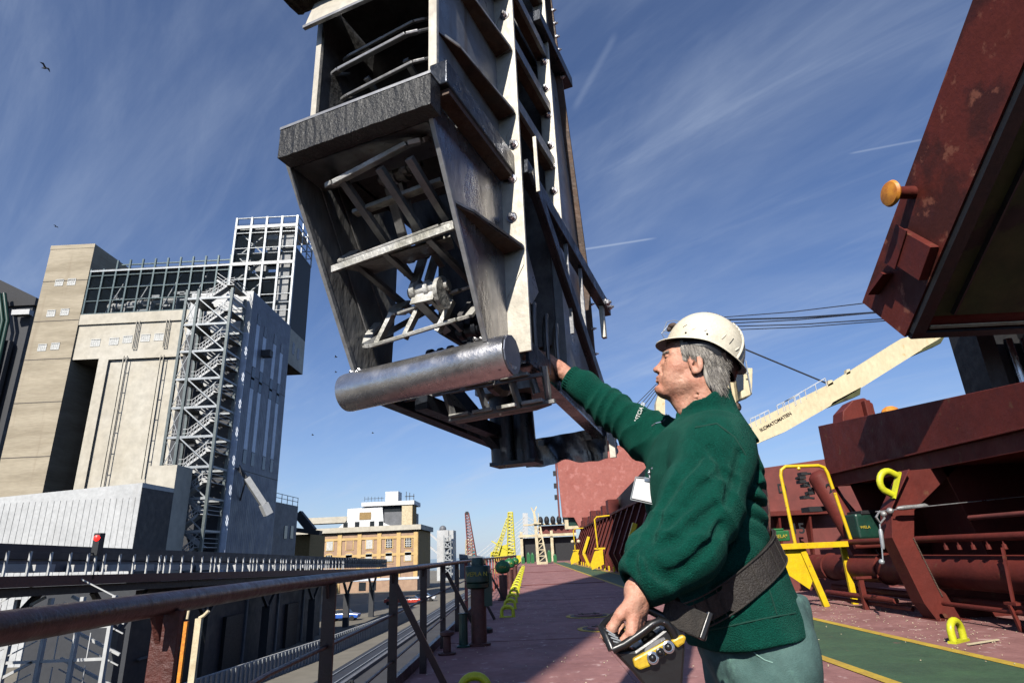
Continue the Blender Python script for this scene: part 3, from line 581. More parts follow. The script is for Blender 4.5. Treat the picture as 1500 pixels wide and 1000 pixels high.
# white plinth storey
MB().rb(at(500, 860, Y=YB).x, xr + .4, YB - .6, YB - .001, -3.8, at(560, 846, Y=YB).z).build('plinth', 'clad_pale', t)
MB().rb(at(500, 860, Y=YB).x, xr + .0, YB - .5, YB - .001, QZ, -3.82).build('ground_floor', 'brick', t)
for px in (530, 545): a = at(px, 875, Y=YB - .6); MB().rb(a.x - .9, a.x + .9, YB - .65, YB - .5, QZ + .5, -4.1).build('garage_window', 'dark_glass', t)
YR = 172.
def pw(px, py, Y=YR): return at(px, py, Y=Y)
b = MB(); b.prism([pw(493, 775), pw(508, 762), pw(509, 745), pw(560, 741), pw(562, 765), pw(578, 772)], (0, 14, 0)); b.build('mansard', 'white_bright', t)
MB().rb(pw(448, 770).x, pw(508, 770).x, YR, YR + 5, pw(480, 766).z, pw(480, 757).z).build('roof_bridge', 'concrete_light', t)
MB().rb(pw(562, 765).x, pw(600, 770).x, YR + .5, YR + 14, pw(600, 772).z, pw(600, 748).z).build('shaded_block', 'grey_mid', t)  # grey block painted as the mansard's side in shade
MB().rb(pw(530, 740).x, pw(607, 740).x, YR - .5, YR + 10, pw(570, 740).z, pw(570, 734).z).build('roof_slab', 'white_bright', t)
MB().rb(pw(562, 740).x, pw(586, 740).x, YR + .6, YR + 9, pw(575, 750).z, pw(575, 740).z).build('void', 'dark_glass', t)
MB().rb(pw(589, 740).x, pw(604, 740).x, YR - .2, YR + 6, pw(600, 768).z, pw(600, 738).z).build('stair_house', 'cream_ladder', t)
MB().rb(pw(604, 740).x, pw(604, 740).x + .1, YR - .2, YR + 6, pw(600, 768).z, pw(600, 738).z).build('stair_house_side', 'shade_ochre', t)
MB().rb(pw(563, 735).x, pw(582, 735).x, YR + 1, YR + 6, pw(570, 734).z, pw(570, 719).z).build('lift_box', 'white_bright', t)
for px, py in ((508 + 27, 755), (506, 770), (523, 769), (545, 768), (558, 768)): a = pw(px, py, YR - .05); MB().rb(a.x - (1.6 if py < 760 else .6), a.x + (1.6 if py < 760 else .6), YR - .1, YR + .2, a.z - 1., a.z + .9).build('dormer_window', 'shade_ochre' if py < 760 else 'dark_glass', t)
b = MB()
for px in (595, 600, 606): a = pw(px, 734); b.rb(a.x - .08, a.x + .08, YR, YR + .1, a.z, a.z + 2.4 - (px - 600) * .05)
b.rb(pw(593, 730).x, pw(607, 730).x, YR, YR + .1, pw(600, 727).z, pw(600, 726).z)
for px in range(534, 562, 5): a = pw(px, 734); b.rb(a.x - .04, a.x + .04, YR, YR + .1, a.z, a.z + 1.3)
b.rb(pw(534, 730).x, pw(562, 730).x, YR, YR + .1, pw(548, 730).z, pw(548, 730).z + .1); b.build('roof_aerial', 'grey_dark', t)
# dark machinery beside the mill
t = thing('roof_conveyor', (-48, 120, QZ), 'dark inclined conveyor head beside the brick mill', 'conveyor')
P1 = lambda px, py: at(px, py, Y=120.)
MB().beam(P1(437, 752), P1(458, 778), 1.5, 1.5).beam(P1(436, 776), P1(470, 780), 1.6, .8).rb(P1(440, 0).x, P1(452, 0).x, 119, 122, P1(440, 765).z, P1(440, 750).z).build('frame', 'grey_dark', t)
MB().rb(-52, P1(452, 780).x, 121, 130, QZ, P1(450, 782).z).build('shed', 'shade_ochre', t)  # block coloured dark as the shadowed end of the mill
# cars
def car(px, py, Y, m, lab, rz=0):
    a = at(px, py, Y=Y); t = thing('parked_car', (a.x, Y, QZ), lab, 'car', 'cars parked on the quay'); x, y, z = a.x, Y, QZ
    MB().prism([(x - 2.1, y - .85, z + .35), (x + 2.1, y - .85, z + .35), (x + 2.15, y - .85, z + .8), (x + 1.2, y - .85, z + .95), (x - 2., y - .85, z + .98)], (0, 1.7, 0)).build('body', m, t, bevel=.08)
    MB().prism([(x - 1.7, y - .75, z + .95), (x + 1.1, y - .75, z + .95), (x + .5, y - .7, z + 1.45), (x - 1.3, y - .7, z + 1.45)], (0, 1.5, 0)).build('cabin', 'dark_glass', t, bevel=.05)
    for dx in (-1.3, 1.3): MB().lathe([(.33, 0), (.33, 1.8)], (x + dx, y - .9, z + .33), ax=(0, 1, 0), n=14).build('wheel', 'tyre', t)
car(505, 886, 92, 'bluecar', 'bright blue car parked on the quay between dark gallery legs')
car(604, 874, 118, 'redcar', 'red car parked at the corner of the brick mill')
car(622, 867, 125, 'whitecar', 'pale car parked just past the red car near the mill')
car(580, 880, 120, 'redcar', 'second red car parked closer to the gallery legs, before the mill')
# ================================================================ distant harbour
t = thing('white_silo', (-28, 232, QZ), 'white cylindrical sided silo block with a grey stair on its flank', 'silo')
Y = 230.; P2 = lambda px, py: at(px, py, Y=Y)
MB().rb(P2(640, 0 + 800).x, P2(657, 800).x, Y, Y + 10, QZ, P2(650, 776).z).rb(P2(657, 800).x + .01, P2(664, 800).x, Y + .6, Y + 9, QZ, P2(660, 776).z).build('wall', 'white', t)
MB().ball((P2(647, 773).x, Y + 3, P2(647, 774).z), 1.3).build('dome', 'grey_mid', t)
b = MB(); z = QZ; x0 = P2(651, 800).x; x1 = P2(661, 800).x; k = 0
while z < P2(655, 790).z: b.beam((x0, Y - 1, z), (x1, Y - 1, z + 2.2) if k % 2 else (x1, Y - 1, z), .3, .3).rb(x0, x1, Y - 1.5, Y, z, z + .3).beam((x0 if k % 2 == 0 else x1, Y - 1.2, z), (x1 if k % 2 == 0 else x0, Y - 1.2, z + 2.2), .35, .4); z += 2.2; k += 1
for x in (x0, x1): b.rb(x - .15, x + .15, Y - 1.4, Y - 1.1, QZ, z)
b.build('stair', 'galv', t)
tag(MB().rb(P2(664, 800).x, P2(700, 800).x, Y + 20, Y + 40, QZ, P2(680, 818).z).prism([(P2(664, 800).x, Y + 19, P2(680, 818).z), (P2(664, 812).x, Y + 19, P2(664, 811).z), (P2(700, 812).x, Y + 19, P2(680, 817).z)], (0, 25, 0)).build('harbour_shed', 'grey_mid', org=(-20, 250, QZ)), 'long low grey shed beyond the white silo', 'shed')
def lattice(b, a, c, w0, w1, n, r, ax=(1, 0, 0), ay=(0, 1, 0)):
    a = Vector(a); c = Vector(c); ax = Vector(ax); ay = Vector(ay); prev = None
    for i in range(n + 1):
        f = i / n; p = a.lerp(c, f); w = (w0 + (w1 - w0) * f) / 2; q = [p + ax * w * s + ay * w * u for s, u in ((-1, -1), (1, -1), (1, 1), (-1, 1))]
        for j in range(4): b.beam(q[j], q[(j + 1) % 4], r, r, (0.1, .3, 1))
        if prev:
            for j in range(4): b.beam(prev[j], q[j], r * 1.3, r * 1.3); b.beam(prev[j], q[(j + 1) % 4], r, r)
        prev = q
t = thing('red_jib_crane', (-24, 262, QZ), 'slim red lattice jib crane rising behind the railing', 'crane')
P3 = lambda px, py: at(px, py, Y=260.)
b = MB(); lattice(b, P3(692, 815), P3(684, 751), 3.2, 1.4, 14, .22); b.build('jib', 'crane_red', t)
b = MB(); lattice(b, P3(687, 835), P3(687, 790), 3, 2.2, 6, .25); b.build('mast', 'cream_ladder', t)
MB().rb(P3(683.5, 0 + 750).x - .4, P3(686, 750).x, 259, 261, P3(684, 753).z, P3(684, 749).z).build('jib_head', 'black_clad', t)
MB().rb(P3(692.5, 800).x, P3(696, 800).x, 258.5, 261, P3(694, 822).z, P3(694, 804).z).build('cabin', 'teal', t)
t = thing('floating_crane', (-8, 300, -8.6), 'bright yellow floating crane with a raised lattice jib', 'crane')
P4 = lambda px, py: at(px, py, Y=300.)
b = MB(); lattice(b, P4(749, 812), P4(747.5, 750), 3.6, 2., 12, .35); lattice(b, P4(727, 812), P4(744, 759), 2, 1.2, 12, .22); b.build('jib', 'crane_yellow', t)
MB().prism([P4(718, 815), P4(752, 813), P4(752, 806), P4(745, 803), P4(742, 797), P4(734, 799), P4(732, 806), P4(719, 808)], (0, 12, 0)).rb(P4(700, 0).x, P4(754, 0).x, 296, 314, -9, P4(730, 814).z).build('pontoon', 'crane_yellow', t)
b = MB(); b.beam(P4(720, 792), P4(752, 810), .5, .5); lattice(b, P4(722, 812), P4(736, 783), 1.5, 1, 6, .18); b.build('boom', 'crane_yellow', t)
t = thing('cable_stayed_bridge', (0, 620, -8.6), 'white cable stayed bridge with one tall pylon in the distance', 'bridge')
P5 = lambda px, py: at(px, py, Y=600.)
MB().prism([P5(766, 822), P5(774, 822), P5(773, 751), P5(765.5, 751)], (0, 7, 0)).build('pylon', 'white', t)
b = MB()
for i in range(9):
    f = i / 8; b.beam(P5(768, 757 + i * 5), P5(694 + i * 8, 816), .55, .55); b.beam(P5(773, 757 + i * 5), P5(860 - i * 9, 812), .55, .55)
b.build('cables', 'white', t)
MB().rb(P5(600, 0).x, P5(1000, 0).x, 595, 612, P5(770, 821).z, P5(770, 818).z).build('roadway', 'grey_mid', t)
t = thing('second_pylon_stays', (-80, 560, 0), 'two thick white bridge stays slanting behind the brick mill', 'bridge stays')
P6 = lambda px, py: at(px, py, Y=560.); MB().beam(P6(626, 778), P6(643, 793), 1.6, 1.6).build('stay', 'white', t); MB().beam(P6(626, 797), P6(646, 814), 1.6, 1.6).build('stay', 'white', t)
for o in t.children: o['label'] = None; del o['label']
MB().rb(P6(622, 800).x, P6(626, 800).x, 558, 564, -8, P6(624, 790).z + 10).build('mast', 'white', t)
# birds
def bird(px, py, Y, s, fl, lab):
    a = at(px, py, Y=Y); b = MB(); b.lathe([(.01, -.16), (.035, -.08), (.05, 0), (.035, .08), (.012, .17)], a, ax=(.95, .2, .1), n=8)
    for sg in (-1, 1): b.prism([a + Vector((.07, 0, .01)), a + Vector((-.06, 0, .01)), a + Vector((-.02, sg * .19, .08 + fl)), a + Vector((-.02, sg * .36, .0 + fl)), a + Vector((.05, sg * .2, .09 + fl))], (0, 0, .008))
    o = b.build('bird', 'black_clad', org=a); o.scale = (s,) * 3; tag(o, lab, 'bird', 'birds in the sky')
bird(66, 100, 30, 1.25, .05, 'dark bird flying high and largest, alone at the upper corner of the sky')
bird(82, 332, 45, .8, 0, 'small dark bird flying just above the concrete silo tower')
bird(492, 523, 40, .7, .04, 'tiny bird by the steel roller of the hanging leg, upper of two')
bird(492, 545, 42, .6, 0, 'tiny bird by the steel roller of the hanging leg, lower of two')
bird(458, 637, 45, .6, .03, 'tiny bird in open sky between the clad tower and the hanging leg')
bird(546, 634, 60, .8, .0, 'tiny bird below the steel roller above the brick mill')
# ================================================================ ship unloader leg hanging over the deck
EN = Vector((.02, 1.9, 0)); EL = Vector((-.927, .375, 0)); ER = Vector((.375, .927, 0))
def E(u, v, z): return EN + EL * u + ER * v + Vector((0, 0, z))
def EB(mb, u0, u1, v0, v1, z0, z1): return mb.rb(u0, u1, v0, v1, z0, z1, T=E)
mat('scraper', (.16, .165, .18), .25, .7, col2=(.09, .095, .105), scale=6, bump=.1, bscale=20)
el = thing('unloader_leg', E(.25, 0, 1.6), 'huge grey and cream steel bucket elevator leg hanging over the deck', 'ship unloader leg')
ZT = 7.5
def plate_noise(o, s=.004, sc=6):
    pass
# upper casing
EB(MB(), -.004, .006, -.6, -.14, 2.40, ZT).build('side_plate', 'grey_paint', el, bevel=.002)
EB(MB(), -.018, .008, -.612, -.6, 2.30, ZT).build('edge_strip', 'cream_paint', el)
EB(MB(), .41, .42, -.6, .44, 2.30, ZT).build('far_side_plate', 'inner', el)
EB(MB(), .405, .425, -.612, -.6, 2.38, ZT).build('far_edge_strip', 'cream_paint', el)
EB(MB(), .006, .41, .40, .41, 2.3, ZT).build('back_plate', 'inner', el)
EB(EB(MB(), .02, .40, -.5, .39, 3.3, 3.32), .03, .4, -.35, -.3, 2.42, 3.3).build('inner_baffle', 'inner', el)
# gussets on the near side
g0 = None
for z in (2.575, 2.86, 3.14, 3.44, 3.8, 4.2, 4.6):
    MB().prism([E(*q, z) for q in ((-.002, -.585), (-.035, -.50), (-.07, -.17), (-.07, -.152), (-.004, -.152))], (0, 0, .009)).build('gusset', 'grey_paint', el)
    MB().prism([E(*q, z - .004) for q in ((-.004, -.58), (-.034, -.50), (-.066, -.17), (-.004, -.154))], (0, 0, .0035)).build('rusty_underside', 'rust_brown', el)
    MB().prism([E(-.004, -.153, z), E(-.07, -.153, z), E(-.004, -.153, z - .14)], ER * .006).build('web', 'cream_paint', el)
# posts
EB(MB(), -.078, 0, -.15, -.138, 1.70, ZT).build('post', 'cream_paint', el, bevel=.002)
EB(MB(), -.004, .006, -.138, -.06, 1.76, ZT).build('post_flange', 'grey_paint', el)
EB(MB(), -.06, .0, .335, .347, 2.40, ZT).build('post', 'cream_paint', el, bevel=.002)
EB(MB(), -.004, .006, .347, .45, 2.4, ZT).build('post_flange', 'grey_paint', el)
EB(MB(), -.07, .01, .30, .40, 2.36, 2.40).build('post_foot', 'steel_dark', el)
def bolt(u, v, z, ax=-ER, r=.0125, nm='bolt'):
    bt = MB(); c = E(u, v, z); bt.lathe([(r * 1.5, 0), (r * 1.5, .003)], c, ax=ax, n=12); bt.lathe([(r, .003), (r, .012), (r * .8, .014)], c, ax=ax, n=6); bt.lathe([(r * .5, .014), (r * .5, .022)], c, ax=ax, n=8); bt.build(nm, 'steel', el)
for z in np.arange(2.02, 4.6, .145):
    if int(z * 100) % 3 != 1: bolt(-.045 + .01 * math.sin(z * 30), -.15, z + .01 * math.sin(z * 9))
for z in (2.44, 2.56, 2.68, 2.79, 2.95, 3.1, 3.25, 3.4): bolt(-.035, .335, z)
# bars across the side opening, return casing
for z in (2.67, 2.96, 3.27, 3.6, 4.0, 4.4): EB(MB(), -.05, -.035, -.137, .334, z, z + .05).build('cross_bar', 'steel_dark', el); EB(MB(), -.035, .0, -.137, .334, z, z + .008).build('cross_bar_flange', 'rust_brown', el)
CV = [(1.62, .70), (2.38, .72), (3.40, .55), (3.9, .47), (ZT, .44)]
def cv(z): return float(np.interp(z, [q[0] for q in CV], [q[1] for q in CV]))
MB().prism([E(.02, .42, 1.75)] + [E(.02, v - .01, max(z, 1.75)) for z, v in CV] + [E(.02, .42, ZT)], EL * .38).build('return_casing', 'steel_dark', el)
MB().prism([E(-.018, .40, 1.66)] + [E(-.018, v, max(z, 1.66)) for z, v in CV] + [E(-.018, .40, ZT)], EL * .036).build('casing_side', 'grey_paint', el)
for (z0, v0), (z1, v1) in zip(CV[:-1], CV[1:]): MB().beam(E(-.015, v0 + .006, z0), E(-.015, v1 + .006, z1), .07, .012, ER).build('casing_flange', 'rust_brown', el)
for z in np.arange(3.35, 4.3, .075): bolt(-.045, cv(z) + .006, z, -EL, .009)
for z in np.arange(1.7, 2.3, .12): bolt(-.045, cv(z) + .006, z, -EL, .007)
EB(MB(), -.075, .0, .20, .665, 3.36, 3.42).build('outer_beam', 'blueblack', el, bevel=.003)
# side beams below: strips
EB(MB(), -.055, .0, -.62, -.15, 2.335, 2.415).build('side_buffer', 'blueblack', el, bevel=.004)
EB(MB(), -.05, -.004, -.6, -.16, 2.315, 2.334).build('rusty_underside', 'rust_brown', el)
MB().beam(E(-.085, -.125, 2.375), E(-.085, .93, 2.22), .014, .06).beam(E(-.07, -.125, 2.35), E(-.07, .93, 2.195), .04, .008).build('side_beam', 'blueblack', el, bevel=.002)
bolt(-.092, .86, 2.232, -EL, .016); bolt(-.092, .905, 2.225, -EL, .012)
EB(MB(), -.08, -.06, .82, .85, 2.05, 2.21).build('hanger', 'cream_paint', el)
MB().beam(E(-.10, -.11, 2.36), E(-.10, .66, 1.70), .012, .05, ER).beam(E(-.084, -.11, 2.36), E(-.084, .66, 1.70), .03, .01, ER).build('diagonal_brace', 'blueblack', el, bevel=.002)
EB(EB(MB(), -.084, -.07, .3, .31, 1.9, 2.28), -.084, -.07, .48, .49, 1.9, 2.25).build('hanger_plate', 'grey_paint', el)
MB().beam(E(-.115, -.10, 2.5), E(-.115, -.095, 2.28), .006, .012, EL).build('tie_strip', 'cream_paint', el)
# lower swept plates
MB().prism([E(-.004, v, z) for v, z in ((-.61, 2.31), (-.615, 2.27), (-.30, 1.70), (-.15, 1.72), (-.15, 2.31))], EL * .01).build('lower_side_plate', 'steel', el, bevel=.002)
MB().prism([E(-.008, v, z) for v, z in ((-.62, 2.31), (-.632, 2.27), (-.312, 1.69), (-.300, 1.70), (-.618, 2.27), (-.61, 2.31))], EL * .014).build('lower_edge_strip', 'cream_paint' if 0 else 'grey_paint', el, bevel=.002)
MB().prism([E(*q, 2.045) for q in ((-.002, -.50), (-.03, -.42), (-.075, -.17), (-.075, -.152), (-.004, -.152))], (0, 0, .009)).build('gusset', 'steel', el)
MB().prism([E(*q, 2.040) for q in ((-.002, -.49), (-.028, -.42), (-.07, -.17), (-.004, -.154))], (0, 0, .0035)).build('rusty_underside', 'rust_brown', el)
MB().prism([E(-.004, -.153, 2.045), E(-.072, -.153, 2.045), E(-.07, -.153, 1.99), E(-.004, -.153, 1.88)], ER * .006).build('web', 'cream_paint', el)
MB().prism([E(.49, v, z) for v, z in ((-.60, 2.31), (-.61, 2.27), (-.22, 1.66), (-.06, 1.66), (-.04, 2.0), (-.03, 2.42), (-.5, 2.42))], EL * .01).build('far_lower_plate', 'steel_dark', el)
MB().prism([E(.488, v, z) for v, z in ((-.62, 2.31), (-.628, 2.27), (-.235, 1.655), (-.22, 1.66), (-.61, 2.27), (-.60, 2.31))], EL * .013).build('far_edge_strip', 'grey_paint', el)
MB().beam(E(.484, -.50, 2.30), E(.484, -.12, 1.72), .004, .02, ER).beam(E(.484, -.42, 2.33), E(.484, -.06, 1.85), .004, .01, ER).build('stiffener', 'steel_dark', el)
EB(MB(), .02, .485, -.60, -.46, 2.245, 2.257).build('shelf_plate', 'grey_paint', el)
EB(MB(), .02, .49, -.46, -.20, 2.30, 2.31).build('inner_baffle', 'inner', el)
# rubber fenders
def rough_box(u0, u1, v0, v1, z0, z1, amp, seed, n=44):
    rn = random.Random(seed); b = MB(); ring = [(v0, z0), (v0, (z0 + z1) / 2), (v0, z1), ((v0 + v1) / 2, z1), (v1, z1), (v1, z0), ((v0 + v1) / 2, z0)]; V = []; F = []; k = len(ring)
    for i in range(n + 1):
        for v, z in ring: V.append(E(u0 + (u1 - u0) * i / n + rn.uniform(-amp, amp) * .4, v + rn.uniform(-amp, amp), z + rn.uniform(-amp, amp)))
    for i in range(n):
        for j in range(k): F.append((i * k + j, i * k + (j + 1) % k, (i + 1) * k + (j + 1) % k, (i + 1) * k + j))
    F.append(tuple(range(k - 1, -1, -1))); F.append(tuple(n * k + j for j in range(k))); return b.add(V, F)
rough_box(-.03, .485, -.665, -.61, 2.238, 2.336, .0013, 1).build('rubber_fender', 'rubber', el)
EB(MB(), -.032, .487, -.666, -.600, 2.338, 2.347).build('fender_cap', 'grey_paint', el)
rough_box(.12, .525, -.68, -.60, 2.865, 2.945, .004, 2, 26).build('upper_fender', 'olive_pad', el)
MB().prism([E(0.0, -.655, 2.725), E(.44, -.655, 2.725), E(.44, -.62, 2.86), E(0.0, -.62, 2.86)], ER * .006).build('rain_flap', 'cream_paint', el)
EB(MB(), 0.0, .442, -.66, -.648, 2.718, 2.728).build('flap_edge', 'grey_paint', el)
EB(MB(), .02, .4, -.61, -.2, 2.875, 2.885).build('top_shelf', 'inner', el)
# bottom roller
MB().lathe([(.042, 0), (.059, .006), (.061, .02), (.061, .565), (.059, .577), (.046, .583)], E(-.062, -.262, 1.657), ax=EL - Vector((0, 0, .055)), n=40).build('bottom_roller', 'roller_steel', el, smooth=True)
MB().lathe([(.0, 0), (.0585, .0005), (.0585, .004)], E(-.064, -.262, 1.657), ax=EL, n=12).build('roller_cap', 'cap_steel', el)
wd_ = MB()
for u, v, z in [(-.0, -.255, 1.722), (.45, -.25, 1.692)]:
    for k in range(9): a = E(u + .012 * math.sin(k * 2.1) + k * .006, v + .01 * math.cos(k * 3), z + .002); wd_.path([a + Vector((.008 * math.cos(t), .008 * math.sin(t), .004 * math.sin(2 * t))) for t in np.linspace(0, 5.6, 8)], .0028, 6)
wd_.build('weld_bead', 'roller_steel', el, smooth=True)
# bucket frames on the chain
def loop(u0, u1, v, z, w, name='bucket_frame', m='link_paint', dv=.1, dz=.09, tilt=0, th=.009):
    b = MB(); c = .05; N = 14
    top = [E(u1, v + dv, z + dz), E(u1, v + c, z + c * dz / dv), E(u1 - c * .35, v + c * .3, z + .2 * c), E(u1 - c, v, z), E(u0 + c, v, z + tilt), E(u0 + c * .35, v + c * .3, z + tilt + .2 * c), E(u0, v + c, z + tilt + c * dz / dv), E(u0, v + dv, z + tilt + dz)]
    for a, d in zip(top[:-1], top[1:]): b.beam(a, d, w, th, (0, -.35, .9))
    b.build(name, m, el, bevel=.002)
def arm(a, c, w=.018, h=.014, m='steel_dark', n='bucket_arm'): MB().beam(E(*a), E(*c), w, h).build(n, m, el)
loop(.05, .40, -.57, 2.17, .030, tilt=.05, m='link_paint', th=.014)
loop(.03, .46, -.42, 2.0, .034, tilt=.03)
MB().prism([E(.44, -.40, 1.985), E(.06, -.40, 2.0), E(.10, -.30, 2.02), E(.40, -.30, 2.0)], (0, 0, .008)).build('bucket_plate', 'link_paint', el)
MB().beam(E(.46, -.43, 1.975), E(.03, -.43, 2.012), .010, .022).build('bucket_lip', 'link_paint', el)
loop(.05, .37, -.26, 1.86, .046, tilt=.035)
loop(.06, .47, -.27, 1.765, .028, tilt=.03, dz=.12, th=.012)
loop(.04, .395, -.595, 2.385, .020, tilt=.03, m='grey_paint'); loop(.05, .395, -.59, 2.57, .022, tilt=.03, m='grey_paint'); loop(.05, .39, -.55, 2.50, .014, tilt=.03, m='steel_dark'); loop(.05, .39, -.55, 2.66, .014, tilt=.03, m='steel_dark')
for z in (2.46, 2.60): arm((.31, -.5, z), (.29, -.15, z - .12)); arm((.16, -.5, z + .01), (.15, -.15, z - .1))
MB().beam(E(.36, -.46, 2.13), E(.05, -.46, 2.15), .028, .012).build('bucket_bar', 'link_paint', el)
for u in (.33, .20, .10): arm((u, -.56, 2.18), (u - .03, -.25, 2.0), .022, .02)
for u in (.35, .25, .13): arm((u, -.26, 1.865), (u + .05, -.265, 1.77), .026, .014, 'link_paint')
for u in (.40, .28, .12): arm((u, -.42, 2.0), (u - .03, -.1, 1.93), .02, .016)
arm((.45, -.27, 1.77), (.30, .0, 2.0), .014, .02); arm((.10, -.27, 1.8), (.22, .05, 2.0), .014, .02)
def roller(u, v, z, r=.03, L=.11, m='link_paint'):
    c = E(u - L / 2, v, z); MB().lathe([(r * .55, -.014), (r * .6, 0), (r, .001), (r, .016), (r * .72, .018), (r * .72, L * .42), (r * .95, L * .44), (r * .95, L * .56), (r * .72, L * .58), (r * .72, L - .018), (r, L - .016), (r, L), (r * .6, L + .001), (r * .55, L + .014)], c, ax=EL, n=18).build('chain_roller', m, el, smooth=True)
roller(.27, -.38, 2.29, .03, .09); roller(.20, -.40, 2.285, .02, .05); roller(.19, -.30, 1.90, .032, .11); roller(.24, -.25, 2.07, .03, .13, 'blueblack'); roller(.10, -.16, 1.80, .032, .11, 'blueblack'); roller(.33, .02, 1.80, .03, .1, 'blueblack')
for (a, c) in (((.25, -.37, 2.26), (.25, -.26, 2.08)), ((.20, -.24, 2.05), (.20, -.29, 1.93)), ((.19, -.30, 1.88), (.14, -.18, 1.8))):
    MB().beam(E(*a), E(*c), .03, .012, EL).beam(E(a[0] + .05, a[1], a[2]), E(c[0] + .05, c[1], c[2]), .012, .03, EL).build('chain_link', 'steel_dark', el)
MB().lathe([(.0, 0), (.05, .0), (.05, .014)], E(.13, -.31, 1.872), ax=EL, n=16).prism([E(.16, -.31, 1.90), E(.16, -.33, 1.85), E(.24, -.33, 1.85), E(.24, -.31, 1.90)], ER * .01).build('chain_bracket', 'link_paint', el)
# sprocket, its column and the return run behind
MB().lathe([(.02, 0), (.17, .0), (.19, .01), (.19, .03), (.17, .04), (.02, .04)], E(.14, .12, 1.84), ax=EL, n=20).lathe([(.04, -.06), (.04, .12)], E(.14, .12, 1.84), ax=EL, n=16).build('sprocket', 'blueblack', el)
for v in (.02, .14, .25):
    b = MB(); b.path([E(-.03, v, 1.70), E(-.03, v, 1.86), E(-.028, v + .012, 1.915), E(-.02, v + .04, 1.94), E(-.0, v + .07, 1.93), E(.01, v + .085, 1.88), E(.01, v + .09, 1.70)], .011, 8, flat=.7); b.build('return_hook', 'steel_dark', el, smooth=True)
MB().prism([E(.012, -.12, 2.2), E(.012, .08, 2.22), E(.012, .20, 2.05), E(.012, .12, 1.97), E(.012, -.12, 1.98)], EL * .01).build('inner_guard', 'grey_paint', el)
EB(MB(), .02, .40, .39, .399, 1.9, 2.3).build('rear_screen', 'inner', el)
EB(MB(), .34, .36, .05, .46, 1.9, 2.42).build('inner_wall', 'inner', el)
# bottom frame
MB().beam(E(-.03, -.06, 1.735), E(-.03, 1.02, 1.60), .012, .085).build('bottom_beam', 'blueblack', el, bevel=.002)
MB().beam(E(-.012, -.06, 1.697), E(-.012, 1.02, 1.562), .05, .01).build('bottom_beam_flange', 'scraper', el)
MB().beam(E(.50, -.2, 1.655), E(.40, .86, 1.575), .05, .05).build('bottom_beam', 'blueblack', el, bevel=.002)
MB().tube(E(.33, .56, 1.475), E(.32, .5, 2.2), .062, 20).tube(E(.23, .54, 1.475), E(.24, .5, 2.1), .045, 18).rb(.18, .38, .50, .60, 1.465, 1.48, T=E).build('discharge_column', 'blueblack', el, smooth=True)
MB().beam(E(.37, -.05, 1.62), E(.34, .52, 1.60), .05, .05).beam(E(.44, .3, 1.75), E(.33, .55, 1.52), .05, .05).build('lower_strut', 'blueblack', el)
b = MB(); V = []; F = []; nu, nz = 30, 6; rn = random.Random(4)
for s in (0, 1):
    for i in range(nu + 1):
        u = .34 - .385 * i / nu
        for j in range(nz + 1):
            f = j / nz; zb_ = 1.490 + .014 * math.exp(-((i - 15) / 3.) ** 2) + .002 * math.sin(i * .9); zt_ = 1.61 + .0007 * i
            V.append(E(u, .80 + s * .012 + .022 * math.sin(i * .35) * (1 - f) + .004 * math.sin(i * .8 + j), zb_ + (zt_ - zb_) * f))
M_ = (nu + 1) * (nz + 1)
for i in range(nu):
    for j in range(nz):
        q = i * (nz + 1) + j; F += [(q, q + 1, q + nz + 2, q + nz + 1), (M_ + q, M_ + q + nz + 1, M_ + q + nz + 2, M_ + q + 1)]
for i in range(nu): q = i * (nz + 1); F += [(q, q + nz + 1, M_ + q + nz + 1, M_ + q), (q + nz, M_ + q + nz, M_ + q + 2 * nz + 1, q + 2 * nz + 1)]
b.add(V, F).build('dented_scraper_plate', 'scraper', el, smooth=True)
for q in ((.02, .05, .79, .80, 1.58, 1.605), (-.07, -.045, .83, .85, 1.50, 1.6), (.24, .265, .775, .785, 1.575, 1.60)): EB(MB(), *q).build('plate_clip', 'cream_paint', el)
for z in (1.53, 1.56, 1.59): bolt(-.06, .87, z, -ER, .01)
# carrier frames below the roller
for (ua, ub, v, z) in ((.47, -.04, -.02, 1.655), (.30, -.06, .03, 1.575)):
    for k in range(4):
        f0, f1 = k / 4, (k + .82) / 4; MB().beam(E(ua + (ub - ua) * f0, v, z + .012 * f0), E(ua + (ub - ua) * f1, v, z + .012 * f1), .034, .012).build('carrier_bar', 'link_paint', el, bevel=.002)
    MB().beam(E(ua + .01, v + .005, z - .01), E(ub - .02, v + .005, z + .006), .014, .012).build('carrier_rod', 'steel_dark', el)
for u in (.30, .17, .05): MB().beam(E(u, -.01, 1.655), E(u - .01, .03, 1.575), .014, .022).build('carrier_rung', 'steel_dark', el)
MB().path([E(-.05, .03, 1.70), E(-.055, .04, 1.62), E(-.05, .06, 1.585), E(.0, .07, 1.58), E(.3, .07, 1.57)], .013, 8).path([E(.01, .05, 1.71), E(-.01, .06, 1.62)], .013, 8).build('carrier_hook', 'steel_dark', el, smooth=True)
# crane portal far behind the camera that shades the deck edge (stands on the quay)
t = thing('portal_crane', (-7.6, -12, QZ), 'broad grey portal leg of the quay crane that carries the unloader', 'portal crane')
MB().rb(-9.45, -5.65, -13, -11.5, QZ, 46).build('leg', 'grey_mid', t)
MB().beam((-7.5, -12, 44), (1.2, 3.4, 44), 2.2, 1.6).build('boom', 'grey_mid', t)
MB().rb(-.2, .5, 1.7, 2.8, ZT, 43.5).build('mast', 'grey_mid', t)
